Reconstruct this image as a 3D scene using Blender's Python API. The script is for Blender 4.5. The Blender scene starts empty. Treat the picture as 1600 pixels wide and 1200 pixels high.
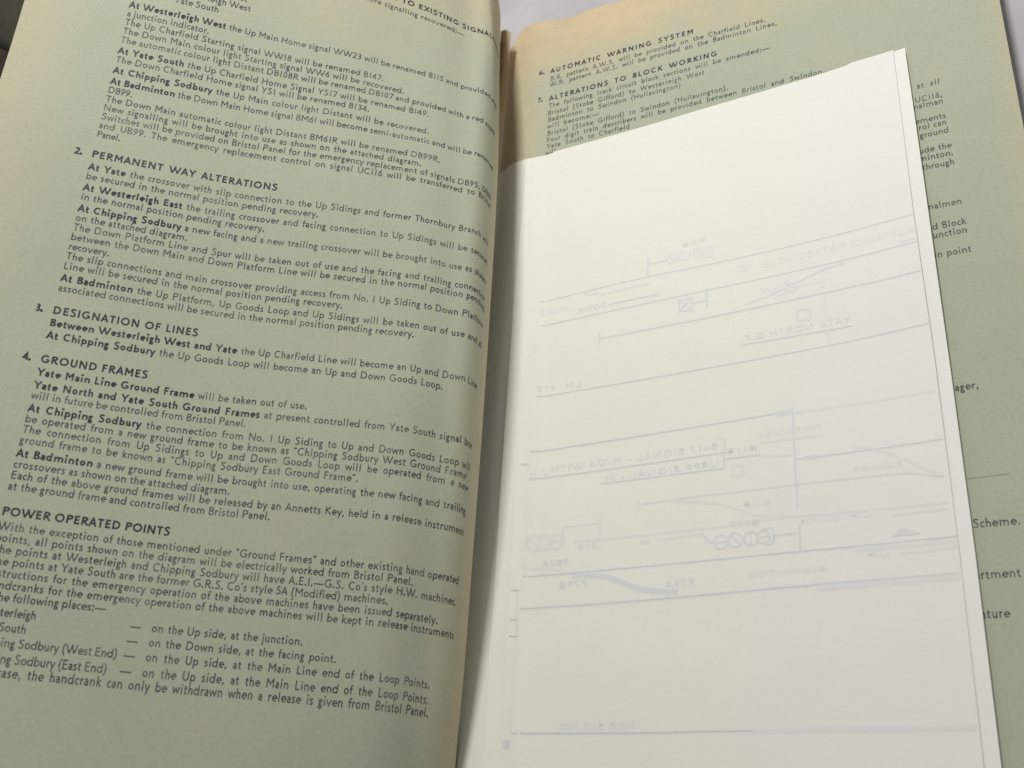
import bpy, bmesh, math, random
import numpy as np
from mathutils import Matrix, Vector

# ================================================================ camera, world, lamps
scene = bpy.context.scene
COL = scene.collection
CAM_POS=(0.17421,-0.17500,0.36083)
CAM_ROT=[[0.918423, 0.124011, 0.37566], [0.044093, 0.91159, -0.408729], [-0.393134, 0.39195, 0.831757]]
LENS=37.125
cam_data = bpy.data.cameras.new("camera")
cam = bpy.data.objects.new("camera", cam_data)
COL.objects.link(cam)
M4 = Matrix([list(CAM_ROT[0]) + [CAM_POS[0]], list(CAM_ROT[1]) + [CAM_POS[1]],
             list(CAM_ROT[2]) + [CAM_POS[2]], [0, 0, 0, 1]])
cam.matrix_world = M4
cam_data.sensor_width = 36
cam_data.lens = LENS
cam_data.clip_start = 0.005
cam_data.clip_end = 30
cam_data.dof.use_dof = True
cam_data.dof.focus_distance = 0.40
cam_data.dof.aperture_fstop = 18.0
scene.camera = cam

world = bpy.data.worlds.new("World")
scene.world = world
world.use_nodes = True
bg = world.node_tree.nodes["Background"]
bg.inputs["Color"].default_value = (1.0, 0.98, 0.945, 1)
bg.inputs["Strength"].default_value = 0.29
scene.view_settings.view_transform = 'Standard'
scene.view_settings.look = 'None'
scene.view_settings.exposure = 0
scene.view_settings.gamma = 1

def area_lamp(name, loc, target, size, energy, color):
    d = bpy.data.lights.new(name, 'AREA')
    d.shape = 'RECTANGLE'
    d.size, d.size_y = size
    d.energy = energy
    d.color = color
    o = bpy.data.objects.new(name, d)
    COL.objects.link(o)
    o.location = loc
    o.rotation_euler = (Vector(target) - Vector(loc)).to_track_quat('-Z', 'Y').to_euler()
    return o
area_lamp("window_lamp", (0.065, 0.44, 0.64), (0.04, 0.04, 0.03), (0.09, 0.09), 4.5, (1.0, 0.99, 0.965))

# ================================================================ measured data
# millimetres: s = distance along the paper, t = distance along the spine
CREASE_S = 139.7
S_END = 168.0
LEFT_TOP = 184.0
RIGHT_EDGE = 185.4
DOTS_T = -61.2
OLIVE_EDGE = (-.367, .296)
GUTTER_PTS = [(1, 10), (3, 14), (7, 17), (10, 17.5)]

S_GRID=[-35.17, -25.83, -16.49, -7.14, 2.2, 11.55, 20.89, 30.24, 39.58, 48.93, 58.27, 67.62, 76.96, 86.31, 95.65, 105.0, 108.5, 110.25, 112.0, 113.75, 115.5, 117.25, 119.0, 120.75, 122.5, 124.25, 126.0, 127.75, 129.5, 131.25, 133.0, 134.75, 136.5, 138.25, 140.0, 141.75, 143.5, 145.25, 147.0, 148.75, 150.5, 152.25, 154.0, 155.75, 157.5, 159.25, 161.0, 162.75, 164.5, 166.25, 168.0, 169.75, 171.5, 173.25, 175.0]
T_GRID=[-175.0, -122.5, -70.0, -17.5, 35.0, 87.5, 140.0, 185.5]
PROF=[[(-126.85, 157.14, -173.67), (-119.7, 151.13, -173.82), (-112.63, 145.02, -173.97), (-105.64, 138.8, -174.12), (-98.76, 132.49, -174.26), (-91.96, 126.07, -174.4), (-85.26, 119.56, -174.53), (-78.64, 112.97, -174.66), (-72.07, 106.32, -174.78), (-65.45, 99.72, -174.89), (-58.69, 93.27, -175.0), (-51.74, 87.03, -175.09), (-44.69, 80.89, -175.18), (-37.73, 74.66, -175.27), (-30.98, 68.2, -175.34), (-24.38, 61.58, -175.41), (-21.91, 59.1, -175.44), (-20.67, 57.87, -175.45), (-19.42, 56.64, -175.46), (-18.17, 55.42, -175.47), (-16.91, 54.2, -175.48), (-15.66, 52.98, -175.49), (-14.41, 51.75, -175.5), (-13.19, 50.49, -175.51), (-12.0, 49.21, -175.52), (-10.91, 47.85, -175.53), (-9.92, 46.4, -175.54), (-9.03, 44.9, -175.55), (-8.23, 43.34, -175.55), (-7.53, 41.73, -175.56), (-6.91, 40.1, -175.57), (-6.35, 38.44, -175.57), (-5.82, 36.77, -175.58), (-5.32, 35.1, -175.59), (-4.83, 33.42, -175.59), (-4.35, 31.73, -175.6), (-3.84, 30.06, -175.6), (-3.29, 28.4, -175.61), (-2.68, 26.76, -175.62), (-2.07, 25.12, -175.62), (-1.5, 23.46, -175.63), (-1.03, 21.78, -175.63), (-0.68, 20.06, -175.64), (-0.44, 18.33, -175.64), (-0.32, 16.59, -175.64), (-0.29, 14.84, -175.65), (-0.34, 13.09, -175.65), (-0.45, 11.34, -175.65), (-0.63, 9.6, -175.66), (-0.84, 7.86, -175.66), (-1.1, 6.13, -175.66), (-1.29, 4.47, -175.66), (-0.64, 6.09, -175.66), (-0.09, 7.75, -175.66), (0.42, 9.42, -175.66)], [(-124.79, 158.97, -122.04), (-117.83, 152.73, -122.09), (-110.9, 146.47, -122.13), (-104.0, 140.17, -122.18), (-97.12, 133.85, -122.23), (-90.25, 127.5, -122.27), (-83.4, 121.15, -122.32), (-76.56, 114.78, -122.36), (-69.68, 108.46, -122.41), (-62.68, 102.27, -122.45), (-55.46, 96.33, -122.5), (-47.99, 90.72, -122.55), (-40.38, 85.3, -122.59), (-32.78, 79.86, -122.63), (-25.32, 74.23, -122.68), (-17.92, 68.52, -122.72), (-15.13, 66.41, -122.74), (-13.72, 65.37, -122.75), (-12.31, 64.34, -122.75), (-10.89, 63.32, -122.76), (-9.47, 62.29, -122.77), (-8.07, 61.25, -122.78), (-6.68, 60.19, -122.79), (-5.33, 59.06, -122.79), (-4.07, 57.85, -122.8), (-2.9, 56.55, -122.81), (-1.83, 55.17, -122.82), (-0.85, 53.72, -122.83), (0.03, 52.21, -122.83), (0.86, 50.66, -122.84), (1.65, 49.1, -122.85), (2.42, 47.53, -122.85), (3.19, 45.96, -122.86), (4.01, 44.41, -122.87), (4.9, 42.91, -122.87), (5.86, 41.44, -122.88), (6.79, 39.96, -122.89), (7.57, 38.4, -122.89), (8.17, 36.75, -122.9), (8.55, 35.05, -122.9), (8.77, 33.31, -122.91), (8.84, 31.56, -122.91), (8.81, 29.81, -122.92), (8.69, 28.07, -122.92), (8.51, 26.33, -122.92), (8.28, 24.59, -122.92), (7.99, 22.87, -122.93), (7.48, 21.2, -122.93), (6.76, 19.6, -122.93), (5.86, 18.1, -122.93), (4.84, 16.68, -122.93), (3.76, 15.3, -122.93), (2.7, 13.91, -122.93), (1.71, 12.47, -122.93), (0.86, 10.94, -122.93)], [(-122.56, 160.83, -70.1), (-115.65, 154.53, -70.08), (-108.75, 148.23, -70.05), (-101.83, 141.95, -70.04), (-94.9, 135.68, -70.02), (-87.95, 129.43, -70.01), (-80.97, 123.21, -70.0), (-73.96, 117.04, -70.0), (-66.88, 110.95, -69.99), (-59.62, 105.05, -70.0), (-52.13, 99.48, -70.0), (-44.35, 94.3, -70.01), (-36.42, 89.35, -70.02), (-28.48, 84.43, -70.04), (-20.63, 79.35, -70.05), (-12.8, 74.26, -70.08), (-9.82, 72.41, -70.09), (-8.33, 71.5, -70.09), (-6.82, 70.61, -70.1), (-5.32, 69.71, -70.1), (-3.82, 68.81, -70.11), (-2.34, 67.88, -70.11), (-0.89, 66.9, -70.12), (0.51, 65.85, -70.12), (1.84, 64.71, -70.13), (3.09, 63.48, -70.13), (4.24, 62.17, -70.14), (5.33, 60.8, -70.14), (6.37, 59.39, -70.15), (7.39, 57.97, -70.15), (8.42, 56.55, -70.16), (9.49, 55.17, -70.17), (10.66, 53.87, -70.17), (11.91, 52.65, -70.18), (13.11, 51.38, -70.18), (14.11, 49.94, -70.19), (14.82, 48.34, -70.19), (15.24, 46.65, -70.2), (15.44, 44.91, -70.2), (15.49, 43.16, -70.21), (15.42, 41.41, -70.21), (15.27, 39.67, -70.21), (15.06, 37.93, -70.21), (14.78, 36.21, -70.21), (14.42, 34.5, -70.21), (13.97, 32.8, -70.21), (13.36, 31.16, -70.21), (12.67, 29.56, -70.21), (11.9, 27.99, -70.21), (11.03, 26.47, -70.21), (10.09, 24.99, -70.21), (9.11, 23.55, -70.21), (8.09, 22.12, -70.21), (7.05, 20.71, -70.21), (6.02, 19.3, -70.21)], [(-120.16, 162.7, -17.82), (-113.16, 156.5, -17.77), (-106.16, 150.32, -17.73), (-99.15, 144.14, -17.69), (-92.11, 137.99, -17.65), (-85.06, 131.86, -17.62), (-77.97, 125.77, -17.58), (-70.85, 119.72, -17.56), (-63.64, 113.77, -17.53), (-56.27, 108.03, -17.51), (-48.65, 102.63, -17.5), (-40.75, 97.63, -17.49), (-32.71, 92.87, -17.48), (-24.67, 88.11, -17.47), (-16.72, 83.2, -17.47), (-8.76, 78.3, -17.48), (-5.74, 76.54, -17.48), (-4.21, 75.68, -17.48), (-2.69, 74.81, -17.48), (-1.17, 73.95, -17.48), (0.34, 73.06, -17.49), (1.83, 72.14, -17.49), (3.28, 71.16, -17.49), (4.68, 70.11, -17.49), (6.02, 68.98, -17.49), (7.29, 67.78, -17.5), (8.49, 66.51, -17.5), (9.67, 65.21, -17.5), (10.84, 63.92, -17.5), (12.05, 62.65, -17.5), (13.32, 61.45, -17.51), (14.69, 60.36, -17.51), (16.11, 59.34, -17.51), (17.42, 58.19, -17.51), (18.45, 56.77, -17.52), (19.1, 55.16, -17.52), (19.46, 53.44, -17.52), (19.59, 51.7, -17.52), (19.57, 49.95, -17.52), (19.45, 48.2, -17.52), (19.26, 46.47, -17.52), (19.0, 44.73, -17.52), (18.74, 43.0, -17.52), (18.31, 41.31, -17.52), (17.87, 39.61, -17.52), (17.27, 37.97, -17.52), (16.65, 36.33, -17.52), (15.91, 34.75, -17.52), (15.12, 33.19, -17.52), (14.26, 31.66, -17.52), (13.35, 30.17, -17.52), (12.41, 28.7, -17.52), (11.41, 27.26, -17.52), (10.4, 25.83, -17.52), (9.37, 24.41, -17.52)], [(-117.59, 164.56, 34.81), (-110.35, 158.65, 34.83), (-103.13, 152.71, 34.85), (-95.93, 146.76, 34.87), (-88.74, 140.79, 34.89), (-81.56, 134.8, 34.91), (-74.39, 128.82, 34.93), (-67.21, 122.83, 34.95), (-59.98, 116.91, 34.97), (-52.62, 111.16, 34.99), (-45.02, 105.73, 35.0), (-37.17, 100.65, 35.02), (-29.22, 95.73, 35.03), (-21.32, 90.74, 35.05), (-13.55, 85.55, 35.06), (-5.78, 80.37, 35.08), (-2.82, 78.49, 35.08), (-1.34, 77.56, 35.08), (0.14, 76.63, 35.09), (1.6, 75.67, 35.09), (3.05, 74.68, 35.09), (4.47, 73.66, 35.09), (5.85, 72.58, 35.09), (7.18, 71.45, 35.1), (8.46, 70.26, 35.1), (9.69, 69.01, 35.1), (10.89, 67.74, 35.11), (12.11, 66.48, 35.11), (13.37, 65.26, 35.11), (14.69, 64.12, 35.11), (16.11, 63.1, 35.12), (17.58, 62.15, 35.12), (18.94, 61.05, 35.13), (19.99, 59.66, 35.13), (20.65, 58.04, 35.13), (20.99, 56.33, 35.13), (21.12, 54.58, 35.14), (21.09, 52.83, 35.14), (20.96, 51.09, 35.14), (20.75, 49.35, 35.14), (20.49, 47.62, 35.14), (20.23, 45.89, 35.14), (19.81, 44.19, 35.14), (19.38, 42.49, 35.14), (18.82, 40.84, 35.14), (18.22, 39.19, 35.14), (17.51, 37.6, 35.14), (16.77, 36.01, 35.14), (15.93, 34.47, 35.14), (15.08, 32.95, 35.14), (14.14, 31.47, 35.14), (13.2, 30.0, 35.14), (12.2, 28.56, 35.14), (11.19, 27.13, 35.14), (10.16, 25.71, 35.14)], [(-114.78, 166.37, 87.79), (-107.18, 160.94, 87.74), (-99.65, 155.41, 87.69), (-92.18, 149.79, 87.64), (-84.79, 144.07, 87.61), (-77.47, 138.26, 87.57), (-70.23, 132.36, 87.55), (-63.06, 126.36, 87.53), (-55.91, 120.34, 87.51), (-48.69, 114.41, 87.5), (-41.28, 108.71, 87.5), (-33.7, 103.25, 87.5), (-26.09, 97.83, 87.51), (-18.62, 92.21, 87.53), (-11.39, 86.29, 87.55), (-4.18, 80.35, 87.58), (-1.45, 78.16, 87.59), (-0.09, 77.06, 87.6), (1.25, 75.93, 87.61), (2.58, 74.79, 87.61), (3.88, 73.62, 87.62), (5.15, 72.42, 87.63), (6.39, 71.18, 87.64), (7.59, 69.91, 87.65), (8.73, 68.58, 87.65), (9.86, 67.24, 87.66), (10.99, 65.91, 87.67), (12.16, 64.6, 87.68), (13.39, 63.37, 87.69), (14.71, 62.21, 87.7), (16.1, 61.15, 87.71), (17.46, 60.05, 87.73), (18.59, 58.72, 87.74), (19.38, 57.16, 87.75), (19.83, 55.48, 87.76), (20.03, 53.74, 87.76), (20.06, 51.99, 87.77), (19.98, 50.24, 87.77), (19.81, 48.5, 87.78), (19.57, 46.77, 87.78), (19.29, 45.04, 87.78), (18.98, 43.32, 87.78), (18.53, 41.63, 87.78), (18.05, 39.95, 87.78), (17.44, 38.3, 87.78), (16.79, 36.68, 87.78), (16.05, 35.1, 87.78), (15.25, 33.54, 87.78), (14.39, 32.02, 87.78), (13.48, 30.53, 87.78), (12.54, 29.05, 87.78), (11.55, 27.61, 87.78), (10.54, 26.17, 87.78), (9.52, 24.75, 87.78), (8.5, 23.34, 87.78)], [(-111.63, 168.12, 141.12), (-103.59, 163.36, 140.95), (-95.67, 158.4, 140.79), (-87.88, 153.24, 140.63), (-80.24, 147.86, 140.49), (-72.77, 142.24, 140.37), (-65.48, 136.39, 140.26), (-58.4, 130.3, 140.16), (-51.46, 124.04, 140.09), (-44.55, 117.74, 140.03), (-37.57, 111.53, 139.99), (-30.51, 105.4, 139.96), (-23.58, 99.14, 139.96), (-16.98, 92.53, 139.97), (-10.72, 85.59, 140.0), (-4.57, 78.55, 140.04), (-2.26, 75.92, 140.06), (-1.12, 74.6, 140.07), (-0.0, 73.25, 140.08), (1.09, 71.88, 140.09), (2.17, 70.5, 140.1), (3.22, 69.11, 140.12), (4.25, 67.69, 140.13), (5.24, 66.25, 140.14), (6.2, 64.78, 140.16), (7.13, 63.3, 140.17), (8.07, 61.83, 140.19), (9.04, 60.37, 140.2), (10.07, 58.96, 140.22), (11.16, 57.59, 140.24), (12.32, 56.28, 140.26), (13.53, 55.01, 140.28), (14.62, 53.64, 140.3), (15.47, 52.11, 140.32), (16.02, 50.46, 140.33), (16.34, 48.74, 140.35), (16.46, 46.99, 140.36), (16.46, 45.24, 140.37), (16.35, 43.5, 140.38), (16.17, 41.76, 140.39), (15.93, 40.02, 140.4), (15.63, 38.3, 140.4), (15.3, 36.58, 140.4), (14.83, 34.9, 140.4), (14.28, 33.24, 140.4), (13.65, 31.6, 140.4), (12.89, 30.03, 140.4), (12.08, 28.48, 140.4), (11.2, 26.97, 140.4), (10.25, 25.49, 140.4), (9.27, 24.05, 140.4), (8.26, 22.62, 140.4), (7.24, 21.2, 140.4), (6.21, 19.78, 140.4), (5.2, 18.35, 140.4)], [(-108.49, 169.61, 187.62), (-100.07, 165.56, 187.31), (-91.79, 161.23, 187.02), (-83.69, 156.57, 186.73), (-75.81, 151.54, 186.47), (-68.21, 146.12, 186.23), (-60.91, 140.28, 186.01), (-53.97, 134.03, 185.83), (-47.34, 127.44, 185.67), (-40.89, 120.67, 185.55), (-34.51, 113.85, 185.46), (-28.22, 106.94, 185.4), (-22.22, 99.77, 185.38), (-16.71, 92.23, 185.38), (-11.66, 84.37, 185.4), (-6.8, 76.38, 185.45), (-4.99, 73.39, 185.48), (-4.1, 71.88, 185.49), (-3.22, 70.37, 185.5), (-2.37, 68.84, 185.52), (-1.53, 67.3, 185.53), (-0.71, 65.76, 185.55), (0.09, 64.2, 185.56), (0.88, 62.64, 185.58), (1.64, 61.07, 185.6), (2.38, 59.48, 185.62), (3.09, 57.88, 185.64), (3.8, 56.28, 185.66), (4.52, 54.68, 185.68), (5.27, 53.1, 185.7), (6.08, 51.55, 185.72), (6.93, 50.02, 185.74), (7.82, 48.52, 185.77), (8.76, 47.04, 185.79), (9.63, 45.52, 185.82), (10.34, 43.93, 185.85), (10.85, 42.25, 185.87), (11.17, 40.53, 185.89), (11.32, 38.79, 185.91), (11.35, 37.04, 185.92), (11.28, 35.29, 185.94), (11.14, 33.55, 185.95), (10.94, 31.81, 185.96), (10.68, 30.08, 185.97), (10.39, 28.35, 185.98), (10.02, 26.64, 185.98), (9.5, 24.98, 185.98), (8.82, 23.36, 185.98), (8.01, 21.82, 185.98), (7.09, 20.33, 185.98), (6.09, 18.89, 185.98), (5.06, 17.47, 185.98), (4.02, 16.07, 185.98), (3.01, 14.64, 185.98), (2.05, 13.17, 185.98)]]
LEFT_TEXT=[
('t', [('Westerleigh East', 0)], 15.07, 40.53, 118.2),
('t', [('Westerleigh West', 0)], 15.07, 42.48, 114.38),
('t', [('Yate South', 0)], 15.07, 31.19, 110.55),
('h', [('RELATING TO EXISTING SIGNALLING', 1)], None, 150.76, 138.52),
('t', [('there will be more signalling recovered:—', 0)], None, 127.47, 133.35),
('t', [('At Westerleigh West', 1), (' the Up Main Home signal WW23 will be renamed B115 and provided with', 0)], 0.0, 148.74, 104.56),
('t', [('a junction indicator.', 0)], 0.0, 29.5, 100.86),
('t', [('The Up Charfield Starting signal WW18 will be renamed B147.', 0)], 0.0, 96.13, 97.22),
('t', [('The Down Main colour light Starting signal WW6 will be recovered.', 0)], 0.0, 104.67, 93.52),
('t', [('The automatic colour light Distant DB108R will be renamed DB107 and provided with a red aspect', 0)], 0.0, 148.2, 89.77),
('t', [('At Yate South', 1), (' the Up Charfield Home Signal YS17 will be renamed B149.', 0)], 0.0, 115.38, 85.21),
('t', [('The Down Charfield Home signal YS1 will be renamed B134.', 0)], 0.0, 92.54, 81.48),
('t', [('At Chipping Sodbury', 1), (' the Up Main colour light Distant will be recovered.', 0)], 0.0, 116.09, 76.89),
('t', [('At Badminton', 1), (' the Down Main Home signal BM61 will become semi-automatic and will be renamed', 0)], 0.0, 148.03, 72.3),
('t', [('DB99.', 0)], 0.0, 8.46, 68.56),
('t', [('The Down Main automatic colour light Distant BM61R will be renamed DB99R.', 0)], 0.0, 121.77, 64.86),
('t', [('New signalling will be brought into use as shown on the attached diagram.', 0)], 0.0, 114.76, 61.17),
('t', [('Switches will be provided on Bristol Panel for the emergency replacement of signals DB95, DB99', 0)], 0.0, 148.07, 57.51),
('t', [('and UB99. The emergency replacement control on signal UC116 will be transferred to Bristol', 0)], 0.0, 148.13, 53.84),
('t', [('Panel.', 0)], 0.0, 8.0, 50.18),
('n', [('2.', 1)], -5.62, -3.08, 41.95),
('h', [('PERMANENT WAY ALTERATIONS', 1)], 0.0, 64.25, 41.93),
('t', [('At Yate', 1), (' the crossover with slip connection to the Up Sidings and former Thornbury Branch will', 0)], 0.0, 148.42, 36.86),
('t', [('be secured in the normal position pending recovery.', 0)], 0.0, 80.25, 33.17),
('t', [('At Westerleigh East', 1), (' the trailing crossover and facing connection to Up Sidings will be secured', 0)], 0.0, 148.64, 28.69),
('t', [('in the normal position pending recovery.', 0)], 0.0, 62.39, 25.04),
('t', [('At Chipping Sodbury', 1), (' a new facing and a new trailing crossover will be brought into use as shown', 0)], 0.0, 148.88, 20.56),
('t', [('on the attached diagram.', 0)], 0.0, 37.06, 16.93),
('t', [('The Down Platform Line and Spur will be taken out of use and the facing and trailing connection', 0)], 0.0, 149.1, 13.31),
('t', [('between the Down Main and Down Platform Line will be secured in the normal position pending', 0)], 0.0, 149.27, 9.69),
('t', [('recovery.', 0)], 0.0, 13.22, 6.07),
('t', [('The slip connections and main crossover providing access from No. 1 Up Siding to Down Platform', 0)], 0.0, 149.51, 2.47),
('t', [('Line will be secured in the normal position pending recovery.', 0)], 0.0, 93.75, -1.14),
('t', [('At Badminton', 1), (' the Up Platform, Up Goods Loop and Up Sidings will be taken out of use and all', 0)], 0.0, 149.83, -5.6),
('t', [('associated connections will be secured in the normal position pending recovery.', 0)], 0.0, 119.98, -9.23),
('n', [('3.', 1)], -5.27, -2.95, -17.45),
('h', [('DESIGNATION OF LINES', 1)], 0.0, 46.85, -17.45),
('t', [('Between Westerleigh West and Yate', 1), (' the Up Charfield Line will become an Up and Down Line.', 0)], 0.0, 149.04, -21.85),
('t', [('At Chipping Sodbury', 1), (' the Up Goods Loop will become an Up and Down Goods Loop.', 0)], 0.0, 132.52, -26.3),
('n', [('4.', 1)], -5.29, -2.88, -34.8),
('h', [('GROUND FRAMES', 1)], 0.0, 33.58, -34.8),
('t', [('Yate Main Line Ground Frame', 1), (' will be taken out of use.', 0)], 0.0, 86.89, -39.4),
('t', [('Yate North and Yate South Ground Frames', 1), (' at present controlled from Yate South signal box', 0)], 0.0, 148.38, -43.87),
('t', [('will in future be controlled from Bristol Panel.', 0)], 0.0, 67.78, -47.44),
('t', [('At Chipping Sodbury', 1), (' the connection from No. 1 Up Siding to Up and Down Goods Loop will', 0)], 0.0, 148.41, -51.88),
('t', [('be operated from a new ground frame to be known as “Chipping Sodbury West Ground Frame”.', 0)], 0.0, 148.17, -55.46),
('t', [('The connection from Up Sidings to Up and Down Goods Loop will be operated from a new', 0)], 0.0, 148.31, -59.02),
('t', [('ground frame to be known as “Chipping Sodbury East Ground Frame”.', 0)], 0.0, 107.15, -62.6),
('t', [('At Badminton', 1), (' a new ground frame will be brought into use, operating the new facing and trailing', 0)], 0.0, 147.99, -67.05),
('t', [('crossovers as shown on the attached diagram.', 0)], 0.0, 66.36, -70.66),
('t', [('Each of the above ground frames will be released by an Annetts Key, held in a release instrument', 0)], 0.0, 148.21, -74.24),
('t', [('at the ground frame and controlled from Bristol Panel.', 0)], 0.0, 80.47, -77.81),
('h', [('POWER OPERATED POINTS', 1)], 0.0, 50.03, -85.91),
('t', [('With the exception of those mentioned under “Ground Frames” and other existing hand operated', 0)], 0.0, 148.27, -90.47),
('t', [('points, all points shown on the diagram will be electrically worked from Bristol Panel.', 0)], 0.0, 129.91, -94.0),
('t', [("The points at Westerleigh and Chipping Sodbury will have A.E.I.—G.S. Co's style H.W. machines.", 0)], 0.0, 147.95, -97.55),
('t', [("The points at Yate South are the former G.R.S. Co's style 5A (Modified) machines.", 0)], 0.0, 122.01, -101.08),
('t', [('Instructions for the emergency operation of the above machines have been issued separately.', 0)], 0.0, 141.0, -104.62),
('t', [('Handcranks for the emergency operation of the above machines will be kept in release instruments', 0)], 0.0, 148.97, -108.16),
('t', [('at the following places:—', 0)], 0.0, 35.55, -111.69),
('t', [('Westerleigh', 0)], 0.0, 16.38, -116.09),
('d', [('—', 0)], 43.51, 46.84, -116.1),
('t', [('on the Up side, at the junction.', 0)], 50.0, 96.56, -116.11),
('t', [('Yate South', 0)], 0.0, 14.51, -120.47),
('d', [('—', 0)], 43.39, 46.61, -120.48),
('t', [('on the Down side, at the facing point.', 0)], 49.88, 107.87, -120.49),
('t', [('Chipping Sodbury (West End)', 0)], 0.0, 41.47, -124.84),
('d', [('—', 0)], 43.4, 46.69, -124.85),
('t', [('on the Up side, at the Main Line end of the Loop Points.', 0)], 49.82, 141.51, -124.87),
('t', [('Chipping Sodbury (East End)', 0)], 0.0, 39.36, -129.24),
('d', [('—', 0)], 43.09, 46.55, -129.24),
('t', [('on the Up side, at the Main Line end of the Loop Points.', 0)], 49.68, 141.88, -129.26),
('t', [('In each case, the handcrank can only be withdrawn when a release is given from Bristol Panel.', 0)], -3.0, 142.44, -132.82)]
RIGHT_TEXT=[
('n', [('6.', 1)], -2.3, 0.55, 148.11),
('h', [('AUTOMATIC WARNING SYSTEM', 1)], 3.39, 69.63, 147.3),
('t', [('B.R. pattern A.W.S. will be provided on the Charfield Lines.', 0)], 3.54, 99.79, 143.1),
('t', [('W.R. pattern A.W.S. will be provided on the Badminton Lines.', 0)], 3.32, 104.3, 139.72),
('n', [('7.', 1)], -2.52, 0.14, 132.68),
('h', [('ALTERATIONS TO BLOCK WORKING', 1)], 3.26, 79.27, 132.07),
('t', [('The following track circuit block sections will be amended:—', 0)], 3.08, 100.81, 128.06),
('t', [('Bristol (Stoke Gifford) to Westerleigh West', 0)], 2.9, 73.64, 124.08),
('t', [('Badminton to Swindon (Hullavington)', 0)], 3.02, 63.43, 120.56),
('t', [('will become:—', 0)], 2.83, 27.09, 116.98),
('t', [('Bristol (Stoke Gifford) to Swindon (Hullavington).', 0)], 2.96, 83.16, 113.15),
('t', [('Four digit train describers will be provided between Bristol and Swindon.', 0)], 2.77, 121.19, 109.62),
('t', [('Yate South to Charfield', 0)], 2.89, 40.96, 106.19),
('t', [('will', 0)], 2.4, 7.21, 102.77),
('r', [('at all', 0)], 153.2, 161.3, 91.67),
('r', [('UC116,', 0)], None, 161.47, 85.53),
('r', [('signalman', 0)], None, 161.36, 82.65),
('r', [('movements', 0)], None, 161.56, 75.95),
('r', [('control can', 0)], None, 161.45, 72.95),
('r', [('ground', 0)], None, 161.76, 69.35),
('r', [('include the', 0)], None, 161.95, 62.68),
('r', [('Badminton.', 0)], None, 162.08, 59.35),
('r', [('through', 0)], None, 161.97, 55.39),
('r', [('signalmen', 0)], None, 162.43, 38.6),
('r', [('and Block', 0)], None, 162.75, 30.27),
('r', [('junction', 0)], None, 162.73, 26.82),
('r', [('in point', 0)], None, 163.07, 19.1),
('r', [('Manager,', 0)], None, 159.02, -30.82),
('r', [('Scheme.', 0)], 151.58, 164.91, -76.8),
('r', [('Department', 0)], None, 162.84, -92.66),
('r', [('Signature', 0)], None, 158.3, -104.41)]
RP_ORIGIN=(0.025458,0.013331)
RP_ANG=0.034907
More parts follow.
